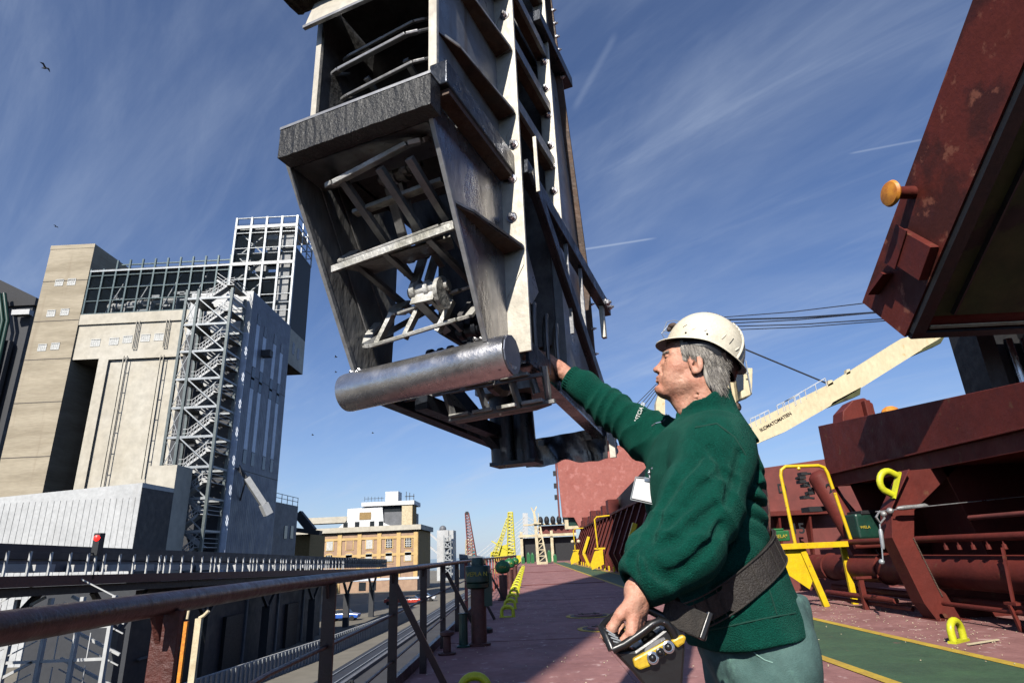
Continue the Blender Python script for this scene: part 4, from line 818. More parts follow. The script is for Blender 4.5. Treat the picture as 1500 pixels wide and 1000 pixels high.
# ================================================================ starboard side: near hatch
t = thing('hatch_coaming', (6.6, 8, 0), 'tall dark red hatch coaming wall with an overhanging top box beside the walkway', 'hatch coaming')
MB().rb(7.7, 7.73, -4, 12.9, 0, 2.7).build('coaming_plate', 'red', t)
p = [at(1198, 624, X=6.3), at(1212, 696, X=6.3), at(1640, 528, X=6.3), at(1640, 596, X=6.3)]
MB().prism([p[0], p[2], p[3], p[1]], (1.2, 0, 0)).build('top_box', 'red', t, bevel=.01)
a, c = p[1], p[3]
MB().beam(a + Vector((-.06, -.0, .0)), c + Vector((-.06, 0, .0)), .12, .025).build('rim', 'red', t, bevel=.004)
MB().beam(a + Vector((-.02, 0, -.14)), c + Vector((-.02, 0, -.14)), .03, .24).build('lower_rim', 'red', t, bevel=.004)
MB().beam(a + Vector((.8, 0, -.22)), c + Vector((.8, 0, -.22)), 1.5, .02).build('rim_shelf', 'red', t)
for y in (1.5, 4.2, 6.5, 9.62, 12.4): MB().prism([(6.4, y, 2.3), (7.7, y, 2.3), (7.7, y, .3), (6.9, y, .3)], (0, .02, 0)).build('web_plate', 'red', t)
def stay(Y, tp, prof_f, prof_b, w, m, pa, top=True):
    pf = [(x, Y, z) for x, z in prof_f]; pb = [(x, Y, z) for x, z in prof_b]
    MB().prism(pf + pb[::-1], (0, .022, 0)).build('web', m, pa, bevel=.003)
    b = MB()
    for q, r in zip(pf[:-1], pf[1:]):
        q = Vector(q); r = Vector(r); d = (r - q).normalized() * .004; n = Vector((-.02, 0, 0)); b.hexa([q + n - d + Vector((0, -w / 2, 0)), q - d + Vector((0, -w / 2, 0)), q - d + Vector((0, w / 2, 0)), q + n - d + Vector((0, w / 2, 0)), r + n + d + Vector((0, -w / 2, 0)), r + d + Vector((0, -w / 2, 0)), r + d + Vector((0, w / 2, 0)), r + n + d + Vector((0, w / 2, 0))])
    b.build('flange', m, pa, bevel=.003)
t = thing('coaming_stay', (5.6, 9.65, 0), 'bent dark red coaming stay with a yellow lashing eye on its top', 'stay')
stay(9.62, 0, [(5.72, 0), (5.60, .22), (5.37, 1.12), (5.46, 1.55), (5.86, 2.09)], [(6.75, 0.0), (6.45, .16), (6.12, .22), (5.92, .42), (5.80, .8), (5.76, 1.12), (5.86, 1.5), (6.7, 2.12)], .30, 'red', t)
MB().prism([(6.75, 9.64, 0.002), (7.3, 9.64, .002), (7.2, 9.64, .16), (6.9, 9.64, .1), (6.45, 9.64, .16)], (0, .02, 0)).build('foot_plate', 'red', t)
bw_ = MB()
for k in range(40):
    f = k / 39; z = .3 + f * .8; x = 5.94 - .2 * f; bw_.ball((x, 9.61, z), .012, 6, 4)
bw_.build('weld_bead', 'rust_brown', t)
MB().rb(5.64, 6.1, 9.35, 9.9, .0, .01).build('deck_doubler', 'red', t)
o = d0.copy(); o.data = d0.data.copy(); COL.objects.link(o); o.data.materials[0] = MATS['lime']; o.scale = (1.45, 1.25, 1.45); o.location = (5.62, 9.5, 1.86); o.rotation_euler = (0, math.radians(-64), 0)
tag(o, 'large yellow lashing eye welded on top of the bent red stay', 'lashing eye', 'yellow lashing eyes by the hatch'); o.rotation_euler = (0, math.radians(-62), math.radians(8))
p = at(1405, 940, Z=0); o = d0.copy(); COL.objects.link(o); o.scale = (1.15,) * 3; o.location = (p.x, p.y, .0); o.rotation_euler = (0, 0, .6)
tag(o, 'yellow lashing eye lying on the deck at the foot of the red stay', 'lashing eye', 'yellow lashing eyes by the hatch')
# more stays of the same coaming ahead of and behind
t = thing('coaming_stay', (5.6, 6.45, 0), 'bent dark red coaming stay closest to the camera position', 'stay')
stay(6.45, 0, [(5.72, 0), (5.60, .22), (5.37, 1.12), (5.46, 1.55), (5.86, 2.09)], [(6.75, 0.0), (6.45, .16), (6.12, .22), (5.92, .42), (5.80, .8), (5.76, 1.12), (5.86, 1.5), (6.7, 2.12)], .30, 'red', t)
# pipes
def pipe(nm, pts, r, m, lab, n=20, rings=()):
    t = thing(nm, pts[0], lab, 'pipe'); MB().path(pts, r, n).build('run', m, t, smooth=True)
    for y in rings: MB().lathe([(r + .03, 0), (r + .03, .03)], (pts[0][0], y, pts[0][2]), ax=(0, 1, 0), n=20).build('clamp', m, t)
    return t
pipe('large_pipe', [(6.15, -3, .62), (6.15, 14.6, .62)], .235, 'red', 'thick dark red pipe running low along the coaming', rings=(13.2, 11.2, 7.6))
pipe('thin_pipe', [(5.95, -3, 1.08), (5.95, 12.2, 1.08)], .05, 'red', 'thin dark red pipe running above the thick pipe')
pipe('low_pipe', [(6.25, -3, .22), (6.25, 13.6, .22)], .06, 'red', 'narrow dark red pipe near the deck under the thick pipe')
pipe('upper_pipe', [(6.5, -3, 1.35), (6.5, 9.4, 1.35)], .035, 'red_far', 'slim red pipe high behind the stay', 12)
t = thing('pipe_bracket', (6.0, 7.9, 0), 'dark red pipe bracket with slanted strut, past the bent stay', 'bracket')
MB().rb(5.75, 6.4, 7.95, 8.15, .30, .33).beam((5.9, 8.1, .95), (5.8, 8.05, .33), .03, .03).beam((5.75, 8.05, .3), (5.8, 8.05, .0), .04, .04).tube((5.8, 7.5, .22), (5.8, 9.4, .22), .03, 10).build('frame', 'red', t)
for k in range(5): MB().lathe([(.03, 0), (.03, .06), (.015, .06), (.015, .1)], (5.93, 8.1 + k * .28, .93), n=8).build('valve_stub', 'red', t)
t = thing('pipe_support', (6, 12, 0), 'small dark red pipe support standing on the deck under the thick pipe', 'bracket')
MB().rb(5.60, 5.68, 11.2, 11.28, 0, .5).rb(5.55, 6.3, 11.18, 11.3, .48, .52).tube((5.65, 10.3, .2), (5.65, 12.6, .2), .045, 12).tube((5.7, 10.0, .1), (5.7, 13, .1), .03, 10).rb(5.9, 6.3, 9.9, 10.6, .40, .42).build('frame', 'red', t, bevel=.004)
for (x, y) in ((6.5, 5.9), (6.45, 6.6)): MB().beam((x - .5, y, .4), (x + .2, y - .1, .0), .06, .03).build('strut', 'red', t)
# tension wire with turnbuckle
t = thing('tension_wire', (5.3, 9, 1.5), 'thin steel wire with a turnbuckle stretched from the bent stay', 'wire')
MB().tube((5.21, 9.5, 1.50), (9.5, 8.8, 1.73), .008, 8).build('wire', 'wire_steel', t)
MB().lathe([(.012, 0), (.03, .03), (.035, .1), (.03, .3), (.035, .42), (.012, .46)], (5.5, 9.45, 1.53), ax=(1, -.06, .05), n=10).ball((5.4, 9.45, 1.5), .05, 8, 6).ball((5.3, 9.46, 1.46), .045, 8, 6).path([(5.25, 9.46, 1.5), (5.18, 9.46, 1.42), (5.22, 9.46, 1.33), (5.3, 9.46, 1.4)], .018, 8, closed=True).build('shackle', 'steel_dark', t, smooth=True)
MB().tube((5.2, 9.44, 1.32), (5.12, 9.44, .8), .01, 8).lathe([(.02, 0), (.028, .03), (.028, .25), (.02, .28)], (5.19, 9.44, 1.25), ax=(-.1, 0, -1), n=10).ball((5.1, 9.44, .8), .04, 8, 6).build('drop_link', 'galv', t, smooth=True)
# raised folding hatch cover panel, near
t = thing('hatch_cover', (6.5, 8, 3), 'huge raised dark red hatch cover panel leaning over the deck', 'hatch cover')
A_, B_, C_ = (9.17, 4.74), (8.39, 3.86), (5.57, 7.12)
d_ = Vector((0, C_[0] - A_[0], C_[1] - A_[1])).normalized(); Lp = 9.5
XA = 5.6
def PP(x, s, o): q = Vector((x, A_[0], A_[1])) + d_ * s; n = Vector((0, B_[0] - A_[0], B_[1] - A_[1])) ; return q + n * o
MB().prism([PP(XA, 0, 0), PP(XA, 0, 1), PP(XA, Lp, 1), PP(XA, Lp, 0)], (.03, 0, 0)).build('side_plate', 'red_patch', t)
MB().prism([PP(XA + .03, 0, 0), PP(XA + .03, 0, .98), PP(XA + .03, Lp, .98), PP(XA + .03, Lp, 0)], (13, 0, 0)).build('cover_body', 'red', t)
MB().prism([PP(XA + .25, .35, .985), PP(XA + .25, .35, 1.0), PP(XA + .25, Lp, 1.0), PP(XA + .25, Lp, .985)], (12, 0, 0)).build('underside', 'olive', t)
b = MB()
for k in range(4): b.prism([PP(XA + .5 + k * 3, .4, 1.0), PP(XA + .5 + k * 3, .4, 1.07), PP(XA + .5 + k * 3, Lp, 1.07), PP(XA + .5 + k * 3, Lp, 1.0)], (.03, 0, 0))
b.prism([PP(XA + .05, .0, 1.0), PP(XA + .05, .0, 1.06), PP(XA + .05, .1, 1.06), PP(XA + .05, .1, 1.0)], (12, 0, 0)).prism([PP(XA + .03, .1, 1.0), PP(XA + .03, .1, 1.08), PP(XA + .03, Lp, 1.08), PP(XA + .03, Lp, 1.0)], (.18, 0, 0)).build('stiffener', 'dark', t)
MB().prism([PP(XA + .3, .14, 1.0), PP(XA + .3, .14, 1.02), PP(XA + .3, .19, 1.02), PP(XA + .3, .19, 1.0)], (12, 0, 0)).build('seal', 'cream_ladder', t)
for s in (.95, 5.1):
    MB().prism([PP(XA - .005, s, .35), PP(XA - .005, s + .5, .30), PP(XA - .005, s + .5, .95), PP(XA - .005, s, .98)], (-.12, 0, 0)).prism([PP(XA - .13, s - .05, .32), PP(XA - .13, s + .55, .27), PP(XA - .13, s + .55, .5), PP(XA - .13, s - .05, .55)], (-.02, 0, 0)).build('cleat_box', 'red', t, bevel=.006)
MB().prism([PP(XA - .005, .3, .2), PP(XA - .005, .75, .34), PP(XA - .005, .75, .40), PP(XA - .005, .3, .26)], (-.16, 0, 0)).build('lug', 'red', t)
# mushroom wheel on its side
MB().lathe([(.09, 0), (.085, .26), (.10, .28)], PP(XA - .0, 1.95, .2), ax=(-1, -.1, -.02), n=20).build('wheel_axle', 'red', t, smooth=True)
MB().lathe([(.03, 0), (.165, .02), (.185, .05), (.165, .085), (.10, .10), (.0, .105)], PP(XA - .27, 1.95, .2), ax=(-1, -.1, -.02), n=28).build('guide_wheel', 'orange_lamp', t, smooth=True)
# support with hydraulic ram under the panel
t = thing('hydraulic_support', (7.6, 9.6, 2.6), 'dark hatch hinge housing with a shiny hydraulic rod under the raised panel', 'hydraulic ram')
MB().rb(7.42, 7.7, 9.4, 10, 2.9, 4.5).rb(8.5, 10.5, 9.4, 10, 2.9, 4.5).rb(7.7, 8.5, 9.9, 10.0, 2.9, 4.5).build('housing', 'dark', t)
MB().tube((7.98, 9.5, 2.9), (7.98, 9.5, 4.1), .065, 16).tube((8.2, 9.5, 2.9), (8.2, 9.5, 4.1), .03, 12).build('rod', 'chrome', t, smooth=True)
# hinge lugs on the near box
p = at(1252, 612, X=6.75)
t = thing('hinge_lug', (6.8, p.y, p.z), 'dark red hinge block standing on the top edge of the coaming box', 'hinge block')
MB().prism([(6.5, p.y + .1, 3.2), (7.25, p.y + .1, 3.3), (7.25, p.y + .1, 3.75), (7.1, p.y + .1, 3.88), (6.85, p.y + .1, 3.84), (6.6, p.y + .1, 3.62)], (0, .45, 0)).rb(7.0, 7.12, p.y - .05, p.y + .1, 3.3, 3.8).build('block', 'red', t, bevel=.02)
p = at(1305, 606, X=6.9); tag(MB().ball((6.9, p.y, p.z + .02), .16, 10, 7, (1, 1, .8)).rb(6.8, 7.05, p.y - .1, p.y + .1, p.z - .35, p.z).build('roller_cap', 'orange_lamp', org=p), 'small rusty cap on the top edge of the coaming box', 'cap')
# transverse wall past the near hatch
t = thing('cross_deck_wall', (9, 16.2, 0), 'red transverse deck wall with ledge and black markings beyond the yellow guard frame', 'wall')
MB().prism([(5.0, 16, 0), (12, 16, 0), (12, 16, 3.5), (7.79, 16, 3.12), (6.13, 16, 2.96), (5.0, 16, 2.9)], (0, .1, 0)).build('wall', 'red_far', t)
MB().rb(5.0, 7.6, 15.6, 16, 1.75, 1.86).build('ledge', 'red', t)
for x in (5.5, 6.2, 6.95): MB().prism([(x, 15.65, 1.75), (x, 15.98, 1.75), (x, 15.98, .2)], (.05, 0, 0)).build('knee', 'red', t)
text('marking', 'D', .32, t, (6.55, 15.985, 2.42), (1, 0, 0), (0, 0, 1), 'dark', .002); text('marking', '15', .34, t, (6.6, 15.6, 1.42), (1, 0, .0), (0, 0, 1), 'dark', .002); text('marking', 'J', .2, t, (6.6, 15.985, 2.15), (1, 0, 0), (0, 0, 1), 'dark', .002)
t = thing('lifting_cylinder', (6.3, 13, 1), 'thick slanted red hydraulic cylinder with a black number two', 'hydraulic cylinder')
a, c = Vector((6.12, 13, 2.42)), Vector((6.62, 12.7, .75))
MB().lathe([(.1, -.08), (.2, 0), (.215, .06), (.215, 1.9), (.15, 1.95)], a, ax=c - a, n=24).build('barrel', 'red', t, smooth=True)
MB().beam(a + Vector((.1, .3, 0)), c + Vector((.5, .3, 0)), .1, .3).build('side_bracket', 'red', t); MB().rb(6.9, 7.05, 12.55, 12.7, .95, 1.5).build('red_box', 'signal_red' if 0 else 'crane_red', t)
text('lettering', '2', .26, t, a + (c - a) * .18 + Vector((-.03, -.225, 0)), (.9, 0, .28), (-.28, 0, .9), 'dark', .002)
b = MB(); random.seed(8)
for k in range(7): q = Vector((5.9 + random.uniform(-.12, .14), 13.2, 2.0 + k * .08)); b.rb(q.x - .06, q.x + .07, 13.1, 13.3, q.z - .035, q.z + .03).tube(q, q + Vector((random.uniform(-.16, .16), -.12, random.uniform(-.05, .05))), .025, 8)
b.rb(5.85, 6.2, 13.1, 13.5, 1.7, 1.8); tag(b.build('hose_cluster', 'dark', org=(5.95, 13.2, 2)), 'dark cluster of valves beside the head of the slanted cylinder', 'valve block')
# yellow guard frame
t = thing('guard_frame', (5.3, 12, 0), 'tall yellow tubular guard frame with step plate behind the worker', 'guard frame')
MB().path([(4.97, 12, 1.1), (4.94, 12, 2.35), (4.97, 12, 2.45), (5.06, 12, 2.51), (5.70, 12, 2.50), (5.80, 12, 2.46), (5.84, 12, 2.36), (5.88, 12, 2.05)], .032, 12).path([(5.90, 12, 1.98), (6.02, 12, 1.05)], .032, 12).build('tube', 'yellow', t, smooth=True)
MB().rb(4.55, 6.08, 11.93, 12.1, 1.06, 1.10).rb(4.55, 5.9, 11.9, 11.92, 1.0, 1.10).build('step_plate', 'yellow', t, bevel=.004)
MB().prism([(4.75, 12, 1.0), (5.15, 12, 1.0), (5.22, 12, .55), (5.08, 12, .3), (4.66, 12, .62)], (0, .02, 0)).build('side_plate', 'yellow', t)
MB().beam((5.08, 12, .95), (5.32, 12, 0), .1, .08, (0, 1, 0)).build('leg', 'yellow', t); MB().rb(5.9, 6.0, 12.2, 12.26, 0, 1.06).build('leg', 'yellow', t); MB().ball((5.3, 11.98, 2.46), .035, 8, 6).build('hook', 'yellow', t)
# motor boxes
t = thing('winch_motor', (6.5, 12.3, 1), 'dark green boxed motor with small yellow lettering behind the yellow frame', 'motor')
MB().rb(6.18, 6.95, 12.0, 12.5, 1.12, 1.58).build('box', 'green_post', t, bevel=.04); MB().rb(6.3, 7.0, 11.98, 12.52, 1.56, 1.63).build('lid', 'dark', t, bevel=.01); MB().tube((6.15, 12.2, 1.0), (7.5, 12.2, 1.0), .05, 12).build('shaft', 'red', t)
text('lettering', 'WELA', .07, t, (6.32, 11.985, 1.33), (1, 0, 0), (0, 0, 1), 'yellow_text', .001)
t = thing('valve_box', (5.45, 14, 1.2), 'small bright green box with yellow lettering behind the worker', 'valve box')
MB().rb(5.2, 5.68, 13.9, 14.2, 1.15, 1.37).rb(5.25, 5.6, 13.95, 14.15, 1.37, 1.42).build('box', 'green_bright', t, bevel=.03); text('lettering', 'BELA*', .1, t, (5.48, 13.88, 1.25), (1, 0, 0), (0, 0, 1), 'yellow_text', .001)
# ================================================================ second hatch with its row of stays
t = thing('hatch_coaming', (6, 45, 0), 'long dark red coaming of the second hatch with a projecting top ledge', 'hatch coaming')
Y0, Y1 = 25.5, 64
MB().rb(5.9, 5.95, Y0, Y1, 0, 3.2).build('coaming_plate', 'red', t); MB().rb(5.25, 5.95, Y0, Y1, 3.2, 3.32).build('ledge', 'red', t); MB().rb(5.9, 20, Y0, Y0 + .05, 0, 3.2).build('end_plate', 'red', t)
MB().prism([(6.0, Y0 + 3, 3.34), (6.0, 50, 3.34), (6.0, 46, 4.1), (6.0, Y0 + 3, 5.0)], (2.6, 0, 0)).build('cover_edge', 'rust_brown', t)
random.seed(2)
for y in np.arange(40, 63, 1.6): MB().rb(5.2, 5.9, y, y + random.uniform(.4, 1.2), 3.33, 3.33 + random.uniform(.2, .9)).build('ledge_fitting', 'red', t)
MB().tube((5.5, Y0, .7), (5.5, Y1, .7), .2, 14).tube((5.3, Y0, 1.3), (5.3, Y1, 1.3), .06, 10).build('pipes', 'red', t)
sp = None; G = 'bent stays along the second hatch coaming'
sy = list(np.arange(26.5, 63.5, 2.15))
for k, y in enumerate(sy):
    lb = f'{ORD[k]} bent stay counted from the worker, along the second hatch coaming' if k < 20 else 'bent stay along the second hatch coaming'
    if k == 0:
        sp = thing('coaming_stay', (4.7, y, 0), lb, 'stay', G)
        stay(y, 0, [(4.75, 0), (4.66, .2), (4.36, .95), (5.3, 3.18)], [(5.88, 0), (5.3, .15), (5.05, .3), (4.95, .9), (5.7, 3.18)], .3, 'red', sp)
        MB().rb(4.52, 4.6, y - .1, y + .1, 0, .28).build('foot_guard', 'yellow', sp)
    else: dup(sp, (4.7, y, 0), lb)
for y, l in ((28.0, 'yellow painted post slanting between stays close to the worker'), (50.0, 'yellow painted post slanting between stays far down the hatch')):
    t = thing('yellow_post', (4.4, y, 0), l, 'post', 'yellow posts among the stays'); MB().beam((4.62, y, 0), (4.25, y, 1.0), .22, .2, (0, 1, 0)).beam((4.25, y, .98), (4.75, y, 2.2), .22, .2, (0, 1, 0)).build('bar', 'yellow', t, bevel=.02)
for y, l in ((39.0, 'yellow hooped access frame with a flat plate among the stays'), (58.0, 'farther yellow access frame with two round lamps near the ladder tower')):
    t = thing('access_frame', (4.2, y, 0), l, 'guard frame', 'yellow frames among the stays')
    MB().path([(4.2, y, 1.3), (4.15, y, 2.95), (4.3, y, 3.1), (5.1, y, 3.15)], .05, 8).build('tube', 'yellow', t); MB().rb(4.0, 4.7, y, y + .1, 1.2, 1.3).build('step', 'yellow', t); MB().prism([(3.75, y, .05), (4.5, y, .35), (4.5, y, 1.2), (4.0, y, 1.1), (3.7, y, .4)], (0, .06, 0)).build('plate', 'yellow', t)
    if y > 50:
        for dx in (0, .55): MB().ball((4.0 + dx, y - .2, 2.0), .16, 10, 6).build('lamp', 'cream_ladder', t)
# far raised hatch panel
t = thing('hatch_cover', (12, 66, 3), 'broad sunlit pinkish red hatch cover panel raised upright behind the worker', 'hatch cover')
Yb = 66.
pts = [(3.47, 10.97), (24, 13.6), (24, 5.8), (11.8, 5.37), (9.5, 4.64), (7.2, 4.46), (7.1, 3.57), (5.45, 3.35), (4.9, 4.54), (3.7, 4.6)]
MB().prism([(x, Yb, z) for x, z in pts], (0, .5, 0)).build('panel', 'red_light', t)
MB().rb(3.3, 3.46, Yb - .2, Yb + .5, 4.6, 11).build('edge_beam', 'red_far', t)
for z in (8.9, 7.6, 6.4): MB().rb(3.0, 3.3, Yb - .2, Yb + .2, z, z + .5).build('side_lug', 'dark', t)
MB().rb(3.9, 6.0, Yb + .3, Yb + .5, 3.4, 3.7).rb(3.9, 4.3, Yb + .3, Yb + .5, 3.7, 4.6).build('pale_frame', 'cream_ladder', t); MB().rb(4.3, 5.6, Yb + .6, Yb + 1, 3.7, 4.6).build('dark_gap', 'green_post', t)
# cream ladder tower and gangway frame by the bow
t = thing('ladder_tower', (1.3, 70, 0), 'slim cream lattice ladder tower standing on the far deck', 'ladder tower')
b = MB(); b.beam((.95, 70, 0), (.85, 70, 5.0), .3, .3).beam((1.95, 70, 0), (1.35, 70, 4.2), .16, .16); prev = None
for k in range(7):
    z = .2 + k * .65; xr_ = 1.95 - .6 * z / 4.2; b.beam((.95, 70, z), (xr_, 70, z), .09, .09); b.beam((.95, 70, z), (xr_ - .08, 70, z + .62), .08, .08)
b.rb(.8, 2.0, 69.7, 70.3, 0, .25).build('frame', 'cream_ladder', t)
b = MB(); b.beam((.85, 70, 4.9), (.75, 70, 5.6), .25, .25).beam((.75, 70, 5.4), (.5, 70, 6.0), .12, .14).beam((.75, 70, 5.4), (1.1, 70, 6.1), .12, .14).rb(.6, 1.5, 69.6, 70.4, 4.2, 4.3).rb(1.2, 1.27, 69.9, 70, 4.3, 5.4).build('head', 'cream_ladder', t)
t = thing('gantry_frame', (-.6, 92, 0), 'cream portal frame with dark opening near the bow', 'frame')
b = MB()
for x in (-1.0, 1.2, 3.4): b.rb(x - .2, x + .2, 92, 92.4, 0, 4.2)
b.rb(-1.4, 7, 91.8, 92.6, 3.4, 3.75).rb(-.6, 7, 91.8, 92.6, 5, 5.2).build('frame', 'cream_ladder', t); MB().rb(-.9, 7, 93, 96, 0, 3.3).build('deckhouse', 'dark', t); MB().rb(1.6, 7, 92.6, 95, 3.8, 4.9).build('upper_house', 'red_far', t)
b = MB(); random.seed(9)
for k in range(7): b.ball((1.9 + k * .9, 91.6, 5.6), .55, 10, 6, (.7, .7, 1.1))
t.name = 'gantry_frame'; b.build('drum', 'dark', t)
random.seed(14)
for k, x in enumerate((-1.0, -.3, .2, 2.3, 3.0)):
    h = random.uniform(.6, 1.3); o = MB().rb(x, x + .42, 80, 80.4, 0, h).lathe([(.16, 0), (.1, .2)], (x + .21, 80.2, h), n=10).build('deck_valve', 'green_bright', org=(x, 80, 0)); tag(o, f'{ORD[k]} small green deck valve in front of the far cream frame, counting from the railing', 'valve', 'green valves before the far frame')
# ================================================================ ship crane and its wires
t = thing('ship_crane', (22, 60, 0), 'cream ship crane with a long tapering boom lettered in black', 'crane')
YC = 60.
Pc = lambda px, py: at(px, py, Y=YC)
MB().prism([Pc(1060, 648), Pc(1098, 620), Pc(1215, 562), Pc(1320, 496), Pc(1384, 478), Pc(1384, 491), Pc(1250, 575), Pc(1150, 632), Pc(1117, 646), Pc(1070, 668)], (0, 1.6, 0)).build('boom', 'cream', t)
for q in (((1385, 491), (1378, 503), (1345, 517), (1352, 510)), ((1261, 567), (1260, 578), (1216, 595), (1220, 589))): MB().prism([Pc(*w) for w in q], (0, 1.4, 0)).build('sheave_housing', 'olive', t)
b = MB()
for (a0, c0) in (((1100, 620), (1127, 607)), ((1139, 600), (1172, 584)), ((1150, 595), (1210, 560))):
    a, c = Pc(*a0), Pc(*c0); up_ = Vector((0, 0, .45)); b.beam(a + up_, c + up_, .09, .09)
    for k in range(5): q = a.lerp(c, k / 4); b.beam(q - up_, q + up_, .07, .07)
b.build('walkway_rail', 'white', t)
a, c = Pc(1114, 632), Pc(1160, 606); dx = (c - a).normalized()
MB().prism([Pc(1213, 566), Pc(1213, 557), Pc(1219, 556), Pc(1221, 562)], (0, .5, 0)).prism([Pc(1240, 549), Pc(1240, 541), Pc(1245, 540), Pc(1246, 546)], (0, .5, 0)).build('boom_lug', 'cream', t)
text('lettering', 'IKOMATOMATIEN', .46, t, (a + c) / 2 + Vector((0, -.02, 0)) + dx.cross(Vector((0, 1, 0))) * .1, dx, dx.cross(Vector((0, 1, 0))) * -1 if dx.cross(Vector((0, 1, 0))).z < 0 else dx.cross(Vector((0, 1, 0))), 'brown_mark', .02).scale.x *= 1
# slewing housing and cab
MB().rb(18.2, 21.0, 59, 62, 6, 17.6).rb(18.9, 20.2, 59.2, 61, 17.6, 23.6).prism([Pc(1048, 560), Pc(1072, 548), Pc(1082, 590), Pc(1050, 600)], (0, 1.5, 0)).build('tower', 'cream', t)
MB().prism([Pc(1072, 546), Pc(1094, 546), Pc(1093, 584), Pc(1078, 590)], (0, -1.8, 0)).build('cab', 'cream', t, bevel=.1)
q0, q1 = at(1077, 545, Y=58.15), at(1089, 572, Y=58.15); MB().prism([at(1076, 546, Y=58.19), at(1089, 546, Y=58.19), at(1089, 570, Y=58.19), at(1081, 574, Y=58.19)], (0, -.05, 0)).build('cab_window', 'dark_glass', t)
MB().rb(q1.x + .5, q1.x + .6, 57.6, 57.7, 15, 18.3).rb(q1.x + .3, q1.x + .6, 57.6, 57.7, 16.9, 17).build('cab_rail', 'galv', t)
a = Pc(1079, 596); MB().ball(a, .5, 8, 6).build('floodlight', 'rust_brown', t)
t = thing('crane_wires', (15, 40, 10), 'black crane wires stretched across the sky behind the helmet', 'wires')
for (a0, c0, r) in (((1040, 466), (1275, 443), .03), ((1040, 469), (1292, 457), .055), ((1040, 475), (1292, 457), .035), ((1040, 479), (1310, 466), .035), ((1040, 484.5), (1320, 468), .03)): MB().path([at(*a0, Y=59), at((a0[0] + c0[0]) / 2, (a0[1] + c0[1]) / 2 + 2.5, Y=35), at(*c0, Y=22)], [r * 1.5, r * 1.0, r * .7], 6).build('wire', 'cable', t)
MB().tube(at(1040, 490, Y=60.5), at(1213, 562, Y=60.5), .09, 6).build('wire', 'cable', t)
t = thing('crane_stays', (12, 100, 20), 'second cream crane mast and thin slanting wires in front of the worker chin', 'crane')
MB().prism([at(961, 590, Y=100), at(969, 562, Y=100), at(974, 562, Y=100), at(975, 760, Y=100), at(963, 760, Y=100)], (0, 1.5, 0)).build('mast', 'cream', t)
for k in range(4): MB().tube(at(926 + k * 7, 598, Y=100), at(962 + k * 3, 562, Y=100), .06, 6).build('wire', 'cable', t)

# spilled grain and a wood splinter on the deck
random.seed(33); b = MB()
for k in range(1500):
    x = random.choice((random.gauss(5.3, .8), random.uniform(-1.1, 7))); y = random.uniform(3.5, 17); r = random.uniform(.003, .008)
    if 2.8 < x < 4.4 and random.random() < .8: continue
    a0 = random.uniform(0, 6.28); b.prism([(x + r * math.cos(a0 + q), y + r * 1.4 * math.sin(a0 + q), .012) for q in (0, 1.9, 3.6, 4.9)], (0, 0, .006))
tag(b.build('spilled_grain', 'cream_ladder', recalc=False), 'pale grains and flakes scattered over the painted deck', kind='stuff')
a, c = at(1418, 943, Z=.02), at(1462, 936, Z=.02); tag(MB().beam(a, c, .03, .012).build('wood_splinter', 'cream_ladder', org=a), 'pale wood splinter lying on the deck beside the low yellow lashing eye', 'splinter')
for y in (9.2, 16.5): tag(MB().rb(DX + .1, 2.8, y, y + .018, .001, .006).build('deck_seam', 'deck_paint'), kind='structure')
tag(MB().rb(.9, .918, 1, 24, .001, .006).build('deck_seam', 'deck_paint'), kind='structure')
# ================================================================ the worker
V3 = lambda p: np.array(p, float)
def smin(a, b, k): h = np.clip(.5 + .5 * (b - a) / k, 0, 1); return b * (1 - h) + a * h - k * h * (1 - h)
def smax(a, b, k): return -smin(-a, -b, k)
def Sph(P, c, r): return np.sqrt((P[0] - c[0]) ** 2 + (P[1] - c[1]) ** 2 + (P[2] - c[2]) ** 2) - r
def Ell(P, c, r):
    x, y, z = (P[i] - c[i] for i in range(3)); k0 = np.sqrt((x / r[0]) ** 2 + (y / r[1]) ** 2 + (z / r[2]) ** 2); k1 = np.sqrt((x / r[0] ** 2) ** 2 + (y / r[1] ** 2) ** 2 + (z / r[2] ** 2) ** 2)
    return k0 * (k0 - 1) / np.maximum(k1, 1e-6)
def Cap(P, a, b, ra, rb=None):
    rb = ra if rb is None else rb; a = V3(a); b = V3(b); d = b - a; x, y, z = P[0] - a[0], P[1] - a[1], P[2] - a[2]
    t = np.clip((x * d[0] + y * d[1] + z * d[2]) / d.dot(d), 0, 1)
    return np.sqrt((x - d[0] * t) ** 2 + (y - d[1] * t) ** 2 + (z - d[2] * t) ** 2) - (ra + (rb - ra) * t)
_rng = np.random.RandomState(5); _LAT = _rng.rand(32, 32, 32).astype(np.float32)
def Noise(x, y, z):
    i = [np.floor(q).astype(np.int32) for q in (x, y, z)]; f = [q - k for q, k in zip((x, y, z), i)]; f = [q * q * (3 - 2 * q) for q in f]; o = 0
    for a in (0, 1):
        for b in (0, 1):
            for c in (0, 1):
                w = (f[0] if a else 1 - f[0]) * (f[1] if b else 1 - f[1]) * (f[2] if c else 1 - f[2]); o = o + w * _LAT[(i[0] + a) & 31, (i[1] + b) & 31, (i[2] + c) & 31]
    return o * 2 - 1
